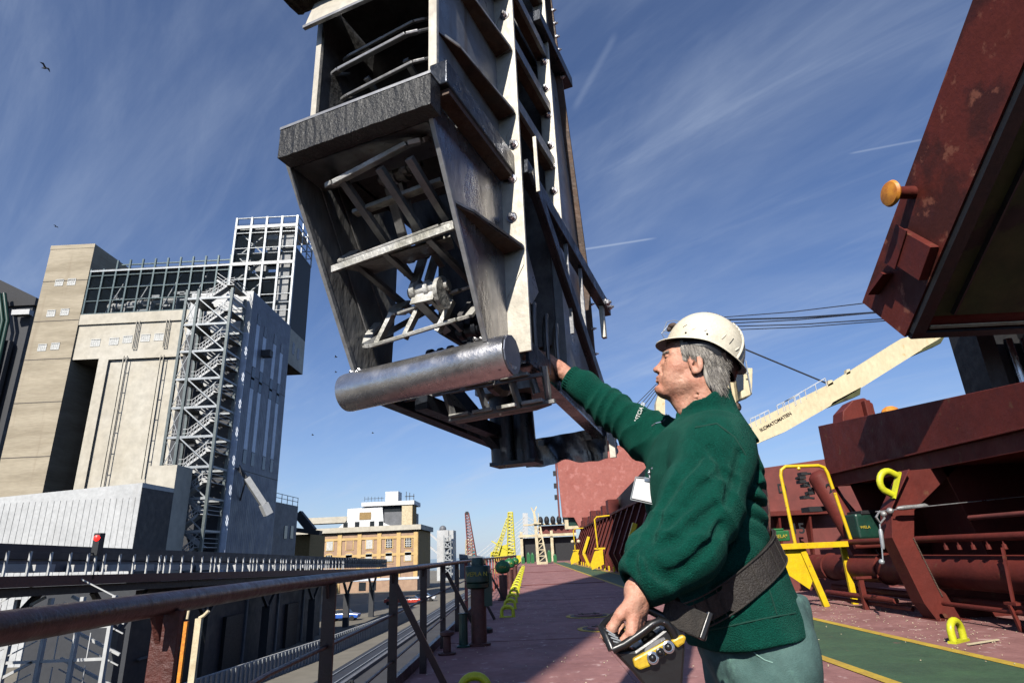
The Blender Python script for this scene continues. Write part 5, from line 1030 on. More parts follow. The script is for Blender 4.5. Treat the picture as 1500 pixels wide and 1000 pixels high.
def nets(fn, lo, hi, h):
    lo = V3(lo); hi = V3(hi); n = np.ceil((hi - lo) / h).astype(int) + 1
    ax = [(lo[i] + h * np.arange(n[i])).astype(np.float32) for i in range(3)]
    P = np.meshgrid(*ax, indexing='ij'); F = fn(P).astype(np.float32); S = F < 0
    c = np.zeros(n - 1, np.uint8)
    for a in (0, 1):
        for b in (0, 1):
            for d in (0, 1): c += S[a:n[0] - 1 + a, b:n[1] - 1 + b, d:n[2] - 1 + d]
    idx = np.argwhere((c > 0) & (c < 8)); idm = -np.ones(n - 1, np.int64); idm[tuple(idx.T)] = np.arange(len(idx))
    acc = np.zeros((len(idx), 3)); cnt = np.zeros(len(idx)); cor = [(a, b, d) for a in (0, 1) for b in (0, 1) for d in (0, 1)]
    for p in cor:
        for k in range(3):
            if p[k]: continue
            q = list(p); q[k] = 1; f0 = F[tuple((idx + p).T)]; f1 = F[tuple((idx + q).T)]; m_ = (f0 < 0) != (f1 < 0); t = np.where(m_, f0 / np.where(m_, f0 - f1, 1), 0)
            pos = np.tile(V3(p), (len(idx), 1)); pos[:, k] = t; acc += pos * m_[:, None]; cnt += m_
    V = lo + (idx + acc / cnt[:, None]) * h; Q = []
    for k in range(3):
        sl0 = [slice(1, -1)] * 3; sl1 = [slice(1, -1)] * 3; sl0[k] = slice(0, -1); sl1[k] = slice(1, None)
        a_ = S[tuple(sl0)]; b_ = S[tuple(sl1)]; e = np.argwhere(a_ != b_); fl = a_[tuple(e.T)]
        base = e.copy()
        for j in range(3):
            if j != k: base[:, j] += 1
        u, v = [(1, 2), (2, 0), (0, 1)][k]; du = np.zeros(3, int); dv = np.zeros(3, int); du[u] = 1; dv[v] = 1
        q = np.stack([idm[tuple((base - du - dv).T)], idm[tuple((base - dv).T)], idm[tuple(base.T)], idm[tuple((base - du).T)]], 1)
        q[~fl] = q[~fl][:, ::-1]; Q.append(q)
    Q = np.concatenate(Q); return V, Q[(Q >= 0).all(1)]
def meshobj(name, parts, m, parent, smooth=True):
    org = V3(parent['_o']); V = []; Q = []; o_ = 0
    for v, q in parts: V.append(v - org); Q.append(np.asarray(q) + o_); o_ += len(v)
    V = np.concatenate(V); Q = np.concatenate(Q); me = bpy.data.meshes.new(name)
    me.vertices.add(len(V)); me.vertices.foreach_set('co', V.ravel()); me.loops.add(Q.size); me.loops.foreach_set('vertex_index', Q.ravel()); me.polygons.add(len(Q)); me.polygons.foreach_set('loop_start', np.arange(len(Q)) * 4); me.polygons.foreach_set('loop_total', np.full(len(Q), 4))
    me.update(calc_edges=True); me.validate(); me.polygons.foreach_set('use_smooth', np.ones(len(me.polygons), bool)); me.materials.append(MATS[m])
    o = bpy.data.objects.new(name, me); COL.objects.link(o); o.parent = parent; o['_o'] = tuple(org); return o
mat('skin', (.58, .31, .215), .5, col2=(.50, .22, .145), scale=18, mixlo=.38, mixhi=.66, bump=.22, bscale=260, rust=(.42, .16, .10), rlo=.6, rhi=.75, rscale=38, sss=.12, spec=.4)
mat('fleece', (.002, .060, .041), .95, col2=(.001, .042, .029), scale=9, bump=.6, bscale=300, sheen=.22, spec=.12, rust=(.004, .080, .056), rlo=.52, rhi=.68, rscale=300)
mat('trouser', (.080, .150, .135), .85, col2=(.045, .098, .09), scale=7, bump=.25, bscale=300, rust=(.14, .27, .22), rlo=.6, rhi=.75, rscale=12)
mat('seam', (.002, .045, .03), .95); mat('pale_seam', (.2, .33, .29), .9)
mat('hair_grey', (.52, .48, .42), .6, col2=(.22, .2, .18), scale=60, stretch=(1, 1, .3), spec=.3)
mat('hair_dark', (.16, .15, .14), .6); mat('helmet_white', (.72, .66, .52), .38, col2=(.66, .59, .45), scale=14, bump=.04, bscale=60, rust=(.42, .27, .16), rlo=.70, rhi=.75, rscale=34, coat=.15)
mat('black_plastic', (.012, .012, .012), .35, bump=.05); mat('webbing', (.045, .038, .032), .8, col2=(.02, .018, .016), scale=30, bump=.5, bscale=300)
mat('leather', (.026, .021, .017), .65, col2=(.015, .012, .010), scale=30, bump=.4, bscale=200)
mat('remote_yellow', (.62, .42, .03), .4, col2=(.5, .3, .02), scale=30, rust=(.05, .03, .02), rlo=.66, rhi=.7, rscale=60)
mat('eye_white', (.6, .55, .5), .2); mat('badge', (.8, .8, .8), .35); mat('clear', (.5, .55, .6), .1, glass=.25); mat('print_white', (.7, .72, .68), .8)
mat('boot', (.03, .025, .02), .6)
# ---- skeleton
YM = 1.80
per = thing('person', (.58, YM, 0), 'man in a green fleece and white hard hat reaching up to the hanging leg', 'person')
psi, th = math.radians(10), math.radians(15)
fh = V3((-math.cos(psi), math.sin(psi), 0)); Uz = V3((0, 0, 1)); HF = fh * math.cos(th) + Uz * math.sin(th); HU = Uz * math.cos(th) - fh * math.sin(th); HS = np.cross(HU, HF)
HO = V3(at(1014, 541, Y=YM))
def HL(P): x, y, z = P[0] - HO[0], P[1] - HO[1], P[2] - HO[2]; return [x * A[0] + y * A[1] + z * A[2] for A in (HF, HS, HU)]
def HW(f, s, u): return HO + HF * f + HS * s + HU * u
def head(P):
    L = HL(P); f, s, u = L; A = np.abs(s); M = [f, A, u]
    d = Ell(L, (-.008, 0, .045), (.097, .074, .10))
    d = smin(d, Ell(L, (.032, 0, -.015), (.060, .057, .078)), .03)
    d = smin(d, Cap(M, (-.002, .046, -.050), (.072, .014, -.083), .022, .019), .022)
    d = smin(d, Ell(L, (.084, 0, -.078), (.019, .022, .019)), .012)
    d = smin(d, Ell(M, (.050, .040, -.012), (.028, .026, .026)), .016)
    d = smin(d, Ell(M, (.056, .034, -.045), (.026, .022, .03)), .02)
    d = smin(d, Cap(M, (.0835, .010, .031), (.066, .044, .030), .0105, .010), .010)
    d = smin(d, Ell(L, (.078, 0, -.046), (.0225, .028, .024)), .012)
    d = smax(d, -Ell(M, (.096, .031, .014), (.019, .017, .011)), .010)          # eye socket
    d = smin(d, Cap(L, (.084, 0, .022), (.100, 0, -.012), .0075, .0095), .009)
    d = smin(d, Ell(L, (.1035, 0, -.0185), (.0125, .0115, .0105)), .006)
    d = smin(d, Ell(M, (.092, .0125, -.0225), (.0125, .0075, .0085)), .005)
    d = smax(d, -Ell(M, (.099, .0065, -.031), (.005, .0035, .004)), .003)
    d = smin(d, Cap(M, (.0985, .0, -.0435), (.086, .021, -.0475), .0058, .003), .005)
    d = smin(d, Cap(M, (.0965, .0, -.0555), (.086, .019, -.0535), .0066, .003), .005)
    d = smax(d, -Cap(M, (.107, .0, -.0495), (.080, .028, -.0515), .0016, .0014), .0025)
    d = smax(d, -Cap(M, (.094, .018, -.020), (.074, .036, -.052), .0014, .0022), .008)   # cheek fold
    d = smax(d, -Ell(L, (.100, 0, -.066), (.008, .02, .004)), .008)
    d = smin(d, Ell(M, (.0745, .031, .0185), (.0125, .0150, .0078)), .003)       # upper lid
    d = smin(d, Ell(M, (.0735, .031, .0070), (.0120, .0145, .0058)), .003)       # lower lid
    for k in range(3): d = smax(d, -Cap(M, (.064, .050 + .001 * k, .014 - .004 * k), (.050, .060, .020 - .011 * k), .0007), .002)
    for k in range(3): d = smax(d, -Cap(M, (.104 - k * .003, 0, .048 + .011 * k), (.078, .05, .047 + .011 * k), .001), .004)
    # ear
    e = [f + .004 - .22 * (u), A - (.0765 + .0 * u) - .28 * np.clip(-f, -.02, .03), u]
    er = Ell(e, (0, 0, .002), (.0215, .0080, .0345))
    er = smin(er, Sph(e, (.006, -.002, -.029), .0085), .006)
    er = smax(er, -Ell(e, (.002, .0105, .003), (.0145, .0105, .0250)), .0025); er = smax(er, -Ell(e, (.006, .008, -.004), (.0065, .016, .0085)), .002); er = smin(er, Cap(e, (-.006, .0045, .014), (-.0065, .0045, -.014), .0030, .0025), .0025)
    er = smin(er, Cap(e, (-.008, .0035, .012), (-.006, .0035, -.010), .0028), .003)
    er = smin(er, Ell(e, (.0105, .002, -.001), (.004, .004, .006)), .003)
    d = smin(d, er, .005)
    # neck (vertical in the world)
    n0 = HW(-.022, 0, -.045); n1 = V3((.572, YM, 1.44))
    n = Cap(P, n0, n1, .059, .068)
    n = smin(n, Cap(P, HW(.040, 0, -.080), HW(.004, 0, -.125), .030, .028), .03)
    n = smin(n, Cap(P, HW(-.03, .045, -.05), n1 + V3((-.045, -.015, .0)), .018, .016), .02)
    for k in range(3): a = HW(-.062 + .004 * k, .062, -.075 - .017 * k); n = smax(n, -Cap(P, a + V3((.0, .02, .0)), HW(.0 + .01 * k, .064, -.098 - .016 * k), .0018), .006)
    d = smin(d, n, .022)
    return d + .0006 * Noise(P[0] * 140, P[1] * 140, P[2] * 140)
parts = [nets(head, HO + V3((-.16, -.11, -.20)), HO + V3((.17, .11, .17)), .0021)]
WL = V3(at(934, 866, Y=1.47)); WR = V3(at(824, 545, Y=2.09))
def unit(v): return V3(v) / np.linalg.norm(v)
def hand_fn(W, A, N, T, curls, thumb, fore, spread=.0):
    A = unit(A); N = unit(V3(N) - A * np.dot(N, A)); T = unit(V3(T) - A * np.dot(T, A) - N * np.dot(T, N)); segs = []
    for i, (off, L, r) in enumerate(((.030, 1.0, .0098), (.0105, 1.08, .0100), (-.0095, 1.0, .0096), (-.028, .82, .0086))):
        b = W + A * (.088 - .004 * abs(i - 1)) + T * off; segs.append((W + T * off * .5, b, .0175, .0128)); p = b; an = 0; d0_ = unit(A + T * spread * off * 8)
        for j, (l, c) in enumerate(zip((.046, .029, .023), curls[i])):
            an += c; dv = d0_ * math.cos(an) + N * math.sin(an); q = p + dv * l * L; segs.append((p, q, r * (1 - .08 * j), r * (.93 - .09 * j))); p = q
    a0 = W + A * .022 + T * .026; a1 = a0 + unit(A * thumb[0] + T * thumb[1] + N * thumb[2]) * .042; a2 = a1 + unit(A * thumb[3] + T * thumb[4] + N * thumb[5]) * .032; a3 = a2 + unit(A * thumb[3] + T * (thumb[4] * .6) + N * (thumb[5] + .3)) * .024
    segs += [(a0, a1, .017, .0125), (a1, a2, .012, .0108), (a2, a3, .0105, .009)]
    def fn(P):
        d = Cap(P, W - A * .0, W + A * .03, .026, .026); d = smin(d, Cap(P, V3(fore), W, .032, .0255), .02)
        for k, (a, b, ra, rb) in enumerate(segs): d = smin(d, Cap(P, a, b, ra, rb), .010 if ra > .012 else .0045)
        d = d - .0007 * np.abs(np.sin((P[0] * A[0] + P[1] * A[1] + P[2] * A[2]) * 320)) * (Noise(P[0] * 60, P[1] * 60, P[2] * 60) > .1)
        return d + .0007 * Noise(P[0] * 110, P[1] * 110, P[2] * 110)
    return fn
AR = unit(V3(at(793, 512, Y=2.11)) - WR); 
parts.append(nets(hand_fn(WR, AR, (-.55, .35, -.75), (-.1, -1, -.1), ((.35, .75, .7), (.45, .85, .7), (.55, .9, .7), (.65, .9, .7)), (.6, .55, .6, .9, .1, .45), at(862, 572, Y=2.07)), WR + V3((-.2, -.12, -.14)), WR + V3((.10, .12, .16)), .0028))
AL = unit((-.16, -.10, -1))
parts.append(nets(hand_fn(WL, AL, (-.85, .5, .15), (-.5, -.85, .15), ((.75, 1.35, 1.0), (.8, 1.4, 1.0), (.85, 1.4, 1.0), (.9, 1.4, 1.0)), (.75, .35, .55, .8, .0, .5), at(960, 838, Y=1.48)), WL + V3((-.12, -.10, -.18)), WL + V3((.10, .14, .08)), .0028))
def trunk(P):
    d = Ell(P, (.56, YM, 1.25), (.12, .16, .26)); d = smin(d, Ell(P, (.58, YM, .95), (.13, .15, .14)), .08)
    for sy in (-1, 1): d = smin(d, Cap(P, (.58, YM + sy * .09, .88), (.585, YM + sy * .10, .12), .08, .05), .05); d = smin(d, Cap(P, (.585, YM + sy * .10, .1), (.46, YM + sy * .11, .06), .045, .04), .03)
    d = smin(d, Cap(P, (.56, YM - .08, 1.34), (.56, YM + .08, 1.34), .07), .06)
    return d
parts.append(nets(trunk, (.35, 1.55, 0.0), (.80, 2.05, 1.58), .014))
body = meshobj('body', parts, 'skin', per)
# eyes, brows
MB().ball(HW(.0715, .031, .013), .0118, 16, 10).ball(HW(.0715, -.031, .013), .0118, 16, 10).build('eyes', 'eye_white', per, smooth=True)
b = MB()
for s in (1, -1): b.lathe([(.0052, 0), (.0052, .0012), (.001, .002)], HW(.0825, s * .0315, .0128), ax=HF + HS * .08 * s, n=14)
b.build('irises', 'black_plastic', per)
random.seed(21)
def strands(name, gen, n, m, r=.0007):
    b = MB()
    for _ in range(n):
        pts = gen(); b.path(pts, [r * q for q in np.linspace(1, .3, len(pts))], 4, cap=False)
    return b.build(name, m, per, recalc=False)
def brow():
    s = random.choice((1, -1)); t = random.random(); f0 = .0955 - .017 * t; s0 = .012 + .036 * t; u0 = .0335 + random.uniform(-.003, .003)
    return [HW(f0, s * s0, u0), HW(f0 + .001, s * (s0 + .004), u0 - .0005), HW(f0 - .003, s * (s0 + .009), u0 - .003)]
strands('eyebrows', brow, 150, 'hair_grey', .0006)
def hair(P):
    L = HL(P); f, s, u = L; A = np.abs(s); d = Ell(L, (-.014, 0, .040), (.101, .0815, .106)); d = smin(d, Ell([f, A, u], (-.060, .030, -.040), (.045, .045, .050)), .03)
    front = f - (.040 + .25 * (u - .02)) ; low = np.interp(f, (-.085, -.058, -.040, -.018, .02, .06), (-.086, -.076, -.052, -.005, -.002, .012)).astype(np.float32) - u
    d = smax(smax(d, front, .006), low, .006); e = Ell([f + .004 - .22 * u, A - .078, u], (0, 0, 0), (.024, .03, .037)); d = smax(d, -e, .004)
    return d + .0016 * Noise(f * 90 + u * 40, A * 260, u * 40 - f * 60)
meshobj('hair', [nets(hair, HO + V3((-.13, -.11, -.17)), HO + V3((.17, .11, .17)), .003)], 'hair_grey', per)
def hs():
    for _ in range(40):
        a = random.uniform(-.09, .045); u0 = random.uniform(-.06, .055); lim = np.interp(a, (-.09, -.05, -.02, .05), (-.066, -.055, .030, .032))
        if u0 < lim: continue
        s0 = .0815 * math.sqrt(max(0, 1 - ((a + .014) / .101) ** 2 - ((u0 - .04) / .106) ** 2)) + .002
        if u0 < 0: s0 = max(s0, .0765 - max(0, -.07 - a) * .6)
        if s0 < .03: continue
        s = 1 if random.random() < .8 else -1; L = random.uniform(.02, .034); k = random.uniform(.25, .6)
        return [HW(a, s * s0, u0), HW(a - L * k * .6, s * (s0 + .003), u0 - L * .5), HW(a - L * k * 1.3, s * (s0 - .001), u0 - L)]
    return [HW(-.05, .06, .0), HW(-.06, .06, -.01), HW(-.07, .06, -.02)]
strands('hair_strands', hs, 1500, 'hair_grey', .0008); strands('hair_strands', hs, 900, 'hair_dark', .0007)
# ---- helmet
ht = math.radians(24); KF = fh * math.cos(ht) + Uz * math.sin(ht); KU = Uz * math.cos(ht) - fh * math.sin(ht); KS = np.cross(KU, KF)
a = V3(at(961, 497, Y=YM + .02)); c = V3(at(1089, 546, Y=YM - .02)); KO = a * .48 + c * .52
def KW(f, s, u): f, s, u = f * .92, s * .95, u * .97; return KO + KF * f + KS * s + KU * u
def shell(ph, t, off=0.):      # ph around, t 0 rim .. 1 top
    cf, sf = math.cos(ph), math.sin(ph); R = 1 / math.sqrt((cf / (.126 if cf > 0 else .136)) ** 2 + (sf / .106) ** 2)
    e0 = .026 * sf * sf - (.004 if cf < 0 else -.002) * cf * cf; H = .146
    r = R * (1 - t ** 2.5) ** .5 if t < 1 else 0; z = e0 * (1 - t) + H * t * (1 - .0 * t)
    rr = r + off; return (rr * cf - .003, rr * sf, z + off * t)
b = MB(); NP, NT = 72, 22
for sgn, of in ((0, 0.), (1, -.004)):
    V = [KW(*shell(2 * math.pi * i / NP, (j / NT) ** .8 * .999, of)) for j in range(NT + 1) for i in range(NP)]
    b.add(V, [(j * NP + i, j * NP + (i + 1) % NP, (j + 1) * NP + (i + 1) % NP, (j + 1) * NP + i) for j in range(NT) for i in range(NP)])
hel = b.build('helmet', 'helmet_white', per, smooth=True)
def rim_ext(ph):  # brim
    cf = math.cos(ph); return .004 + (.026 * max(0, cf) ** 1.5) + .010 * max(0, -cf) ** 3
b = MB(); V = []
for k, (e, dz) in enumerate(((-.002, .004), (1, -.003), (1, -.006), (-.004, 0))):
    for i in range(NP):
        ph = 2 * math.pi * i / NP; x, y, z = shell(ph, 0); ex = rim_ext(ph) if e == 1 else e; V.append(KW(x + ex * math.cos(ph), y + ex * math.sin(ph), z + dz - (.004 * max(0, math.cos(ph)) if e == 1 else 0)))
b.add(V, [(k * NP + i, k * NP + (i + 1) % NP, ((k + 1) % 4) * NP + (i + 1) % NP, ((k + 1) % 4) * NP + i) for k in range(4) for i in range(NP)]).build('brim', 'helmet_white', hel, smooth=True)
b = MB()
for w in (-1, 1):
    pass
rib = [shell(math.radians(180 - 0), t, .0015) for t in np.linspace(.02, .93, 14)]
for ph0 in (148, 212):
    b.path([KW(*shell(math.radians(ph0 + 20 * t * (1 if ph0 < 180 else -1)), t, .000)) for t in np.linspace(.0, .9, 14)], .0045, 8)
b.build('ridge', 'helmet_white', hel, smooth=True)
b = MB()
for k in range(13): t = .995 - k * .0; q = shell(math.radians(100), .5); ph = math.radians(168 - 3 * k); b.ball(KW(*shell(math.radians(140 - k * 1.0) if k < 0 else math.radians(128 + (k - 6) * 3.), .90 + .0 * k, .0005)) if False else KW(.045 - .0125 * k, .030 + .0007 * k, 0) , .0001, 4, 3)
def on_dome(f, s):
    lo_, hi_ = 0., .2
    ph = math.atan2(s, f + .003); r = math.hypot(s, f + .003); t0, t1 = 0, 1
    for _ in range(30):
        tm = (t0 + t1) / 2; x, y, z = shell(ph, tm)
        if math.hypot(x + .003, y) > r: t0 = tm
        else: t1 = tm
    return KW(*shell(ph, t0, .0003))
b = MB()
for k in range(14): b.ball(on_dome(.020 - .0095 * k, .034 + .0004 * k), .0016, 8, 5)
b.build('vent_holes', 'black_plastic', hel)
b = MB()
for ph, t in ((52, .12), (88, .13)): b.ball(KW(*shell(math.radians(ph), t)), .0034, 10, 6)
for ph, t0, t1 in ((80, .17, .24), (128, .16, .36), (42, .3, .36)): b.path([KW(*shell(math.radians(ph + 6 * q), t0 + (t1 - t0) * q, -.0008)) for q in np.linspace(0, 1, 5)], .0017, 6)
b.build('slots', 'black_plastic', hel)
b = MB()
for ph, t0, t1 in ((112, .12, .4), (60, .18, .36), (140, .1, .3)): b.path([KW(*shell(math.radians(ph + 9 * q), t0 + (t1 - t0) * q, -.0022)) for q in np.linspace(0, 1, 7)], [.001, .0035, .0042, .0042, .004, .003, .001], 8)
b.build('moulded_ribs', 'helmet_white', hel, smooth=True)
b = MB(); V = []
for k, (dr, dz) in enumerate(((-.010, -.004), (-.010, -.022), (-.014, -.022), (-.014, -.004))):
    for i in range(48):
        ph = 2 * math.pi * i / 48; x, y, z = shell(ph, 0); cf = math.cos(ph); dd = dz - (.020 * max(0, -cf) if dz < -.01 else 0) + (0.012 if cf > .6 and dz < -.01 else 0); V.append(KW(x + (dr - .008 * max(0, cf)) * cf, y + dr * math.sin(ph), z + dd))
b.add(V, [(k * 48 + i, k * 48 + (i + 1) % 48, ((k + 1) % 4) * 48 + (i + 1) % 48, ((k + 1) % 4) * 48 + i) for k in range(4) for i in range(48)])
b.beam(KW(-.055, .085, .0), KW(-.085, .055, -.052), .03, .004).beam(KW(-.085, .055, -.052), KW(-.098, 0, -.060), .032, .006).beam(KW(-.085, -.055, -.052), KW(-.098, 0, -.060), .032, .006).build('harness', 'black_plastic', hel, smooth=True)
b = MB(); g = lambda f, s, u: KW(f, s, u)
b.path([g(.125, .03, .03), g(.142, .02, .035), g(.140, .02, .075), g(.12, .01, .09), g(.09, 0, .098)], .0012, 6).path([g(.130, -.03, .03), g(.148, -.02, .045), g(.132, -.02, .085), g(.1, -.03, .095)], .0012, 6).path([g(.142, .02, .04), g(.128, .01, .05)], .0015, 6); b.build('goggle_frame', 'galv', hel, smooth=True)
MB().ball(g(.118, .0, .072), .014, 12, 8, (1.1, 1.4, .8)).ball(g(.126, .01, .055), .008, 10, 6).build('goggle_mount', 'rust_brown', hel, smooth=True)
# ---- fleece
def seg(pts): return [(V3(at(px, py, Y=Y)), r) for px, py, Y, r in pts]
RA = seg(((838, 556, 2.09, .045), (856, 567, 2.08, .054), (893, 598, 2.06, .064), (945, 636, 2.03, .082), (1010, 668, 1.95, .110)))
LA = seg(((939, 852, 1.475, .052), (955, 838, 1.47, .062), (1000, 800, 1.50, .086), (1026, 738, 1.55, .096), (1044, 672, 1.63, .102), (1050, 650, 1.68, .096)))
lv_ = []
for py, pf, pb, hy in ((610, 990, 1080, .12), (632, 968, 1080, .18), (665, 953, 1096, .205), (700, 946, 1105, .21), (745, 950, 1104, .20), (785, 960, 1114, .195), (820, 970, 1130, .195), (860, 987, 1147, .195), (900, 1003, 1164, .20), (930, 1014, 1176, .205), (960, 1026, 1186, .205)):
    p, q = at(pf, py, Y=YM), at(pb, py, Y=YM); lv_.append(((p.z + q.z) / 2, (p.x + q.x) / 2, (q.x - p.x) / 2, hy, p.z, q.z))
lv_.sort(); LZ = [q[0] for q in lv_]
HEMZ0, HEMS = at(1100, 932, Y=YM).z, 0.02
def torso_d(P, grow=0.):
    x, y, z = P; xc = np.interp(z, LZ, [q[1] for q in lv_]); a = np.interp(z, LZ, [q[2] for q in lv_]) + grow; bb = np.interp(z, LZ, [q[3] for q in lv_]) + grow
    k = (np.abs((x - xc) / a) ** 2.3 + np.abs((y - YM) / bb) ** 2.3) ** (1 / 2.3); return (k - 1) * np.minimum(a, bb) * .92
def along(P, seq, wav, amp, seed, w0, w1):
    # rings of cloth along a limb between its joints
    a = V3(seq[0][0]); b = V3(seq[-1][0]); d = unit(b - a); t = (P[0] - a[0]) * d[0] + (P[1] - a[1]) * d[1] + (P[2] - a[2]) * d[2]; L = np.linalg.norm(b - a)
    w = np.clip((t / L - w0) / .12, 0, 1) * np.clip((w1 - t / L) / .12, 0, 1)
    n = Noise(P[0] * 9 + seed, P[1] * 9, P[2] * 9); ph = t * wav + n * 2.6; return amp * w * (np.abs(np.sin(ph)) ** .7 - .6) * (.35 + .65 * (Noise(P[0] * 5 + 3 * seed, P[1] * 5, P[2] * 5) * .5 + .5) * 1.6)
def armbase(P):
    la = None
    for (a, r0), (b, r1) in zip(LA[:-1], LA[1:]): q = Cap(P, a, b, r0, r1); la = q if la is None else smin(la, q, .04)
    fb = V3(at(942, 802, Y=1.53)); fc = V3(at(930, 836, Y=1.47)); fd = V3(at(962, 776, Y=1.56))
    la = smin(la, Cap(P, fb, fc, .034, .026), .018); return smin(la, Cap(P, fb, fd, .034, .03), .03)
def hit(fn, px, py, y0=1.25, y1=1.95):
    d = ray(px, py); Y = y0
    while Y < y1:
        q = EYE + d * (Y / d[1])
        if float(fn([np.float32([[[q[i]]]]) for i in range(3)]).ravel()[0]) < 0: return q
        Y += .003
    return None
CREASE = []
for pl, rr in (([(1022, 668), (1002, 690), (984, 712), (968, 738)], .009), ([(1060, 690), (1030, 712), (1004, 742), (975, 768)], .006), ([(962, 752), (950, 778), (948, 806), (958, 832), (985, 850)], .010), ([(1050, 742), (1020, 768), (988, 790), (964, 800)], .008), ([(1058, 770), (1034, 806), (1004, 832), (970, 846)], .007), ([(936, 796), (926, 815), (930, 842)], .007), ([(1086, 664), (1078, 700), (1066, 736)], .006), ([(1040, 655), (1062, 690), (1070, 720)], .005)):
    hs_ = [hit(armbase, *p) for p in pl]
    for a_, c_ in zip(hs_[:-1], hs_[1:]):
        if a_ is not None and c_ is not None: CREASE.append((a_, c_, rr))
GAP = [hit(lambda P: torso_d(P), *q) for q in ((1108, 690), (1094, 712), (1078, 748), (1064, 784), (1044, 824), (1020, 862), (1000, 880))]
GAP = [g_ + V3((0, .0, 0)) for g_ in GAP if g_ is not None]; GAP = list(zip(GAP[:-1], GAP[1:]))
def fleece(P):
    x, y, z = P
    d = torso_d(P); top = z - 1.485 + .30 * np.abs(y - YM) ** 1.15 * 1.4 - .02; d = smax(d, top, .05)
    xcb = np.interp(z, LZ, [q[1] for q in lv_]).astype(np.float32)
    back = np.clip((x - xcb) / .10, 0, 1)
    band = np.exp(-((z - 1.235) / .075) ** 2); n = Noise(x * 7, y * 7, z * 7)
    d = d - back * band * (.017 * (np.abs(np.sin((z + .35 * x) * 68 + n * 1.6)) ** .8) - .004)
    d = d - .010 * np.exp(-((z - (1.02 + (x - .6) * .9)) / .05) ** 2) * (1 + n) * .7      # bulge under the belt
    d = d + .012 * np.exp(-((z - (1.075 + (x - .6) * .55)) / .03) ** 2)                     # squeezed by the belt
    d = d - .006 * np.abs(Noise(x * 6 + z * 7, y * 5, z * 5 - x * 6)) - .003 * Noise(x * 16, y * 16, z * 16 + x * 10)
    ra = None
    for (a, r0), (b, r1) in zip(RA[:-1], RA[1:]): q = Cap(P, a, b, r0, r1); ra = q if ra is None else smin(ra, q, .03)
    ra = ra + along(P, RA, 62, .0085, 3, .16, .98) + .004 * np.abs(Noise(x * 9 - z * 8, y * 6, z * 9))
    la = None
    for (a, r0), (b, r1) in zip(LA[:-1], LA[1:]): q = Cap(P, a, b, r0, r1); la = q if la is None else smin(la, q, .04)
    fb = V3(at(942, 802, Y=1.53)); fc = V3(at(930, 836, Y=1.47)); fd = V3(at(962, 776, Y=1.56))
    la = smin(la, Cap(P, fb, fc, .034, .026), .018); la = smin(la, Cap(P, fb, fd, .034, .03), .03)
    for a_, c_, rr in CREASE: la = smax(la, -Cap(P, a_, c_, rr * 1.25), .015)
    la = la + along(P, LA, 34, .007, 7, .0, .75) - .004 * Noise(x * 11, y * 11, z * 11 + 3)
    d = smin(d, ra, .045); d = smin(d, la, .010 + .022 * np.clip((z - 1.30) / .12, 0, 1))
    for a_, c_ in GAP: d = smax(d, -Cap(P, a_, c_, .017), .014)
    # open ends: sleeves, hem, collar
    w = unit(RA[0][0] - RA[1][0]); d = smax(d, (x - RA[0][0][0]) * w[0] + (y - RA[0][0][1]) * w[1] + (z - RA[0][0][2]) * w[2] - .012, .006)
    w = unit(LA[0][0] - LA[2][0]); tL = (x - LA[0][0][0]) * w[0] + (y - LA[0][0][1]) * w[1] + (z - LA[0][0][2]) * w[2]
    near = Sph(P, LA[0][0], .13); d = np.where(near < 0, smax(d, tL - .022, .01), d)
    d = np.where(near < .0, smax(d, -Cap(P, LA[0][0] + w * .05, LA[0][0] - w * .01, .036), .006), d)
    d = smax(d, HEMZ0 + .10 * (x - .58) - z + .004 * Noise(x * 12, y * 12, 0 * z), .008)
    cz = n1c; cx_, cy_ = cz[0], cz[1]; lean = (z - 1.47) * -.20; rr = np.sqrt((x - cx_ - lean) ** 2 / 1.06 + (y - cy_) ** 2)
    topz = 1.536 + .35 * (x - cx_ - lean); co = smax(rr - (.088 + .25 * np.clip(1.50 - z, 0, .1)), np.abs(z - (topz + 1.40) / 2) - (topz - 1.40) / 2, .007)
    co = smax(co, -(rr - .078), .004); front = (x - cx_ - lean) + .055; opening = np.maximum(np.abs(y - (cy_ - .015)) - .016, front)
    co = smax(co, -np.maximum(opening, 1.47 - z), .004); co = co + .0018 * np.sin(rr * 0 + np.arctan2(y - cy_, x - cx_) * 9)
    d = smin(d, co, .012); d = smax(d, -np.maximum(rr - .077, 1.46 - z), .004)
    return d
n1c = V3((.560, YM, 1.47))
fl_ = meshobj('fleece_sweater', [nets(fleece, (.12, 1.30, .84), (.80, 2.20, 1.80), .0050)], 'fleece', per)
# cuffs, seams, zip, lettering
w = unit(RA[0][0] - RA[1][0]); b = MB()
b.lathe([(.040, -.03), (.047, -.028), (.046, .012), (.043, .016), (.037, .014)], RA[0][0] + w * .002, ax=w, n=40)
for k in range(30): t = 2 * math.pi * k / 30; xx = unit(np.cross(w, (0, 1, 0))); yy = np.cross(w, xx); q = RA[0][0] + (xx * math.cos(t) + yy * math.sin(t)) * .0465; b.path([q - w * .02, q + w * .013], .0022, 5)
b.build('cuff', 'fleece', fl_, smooth=True)
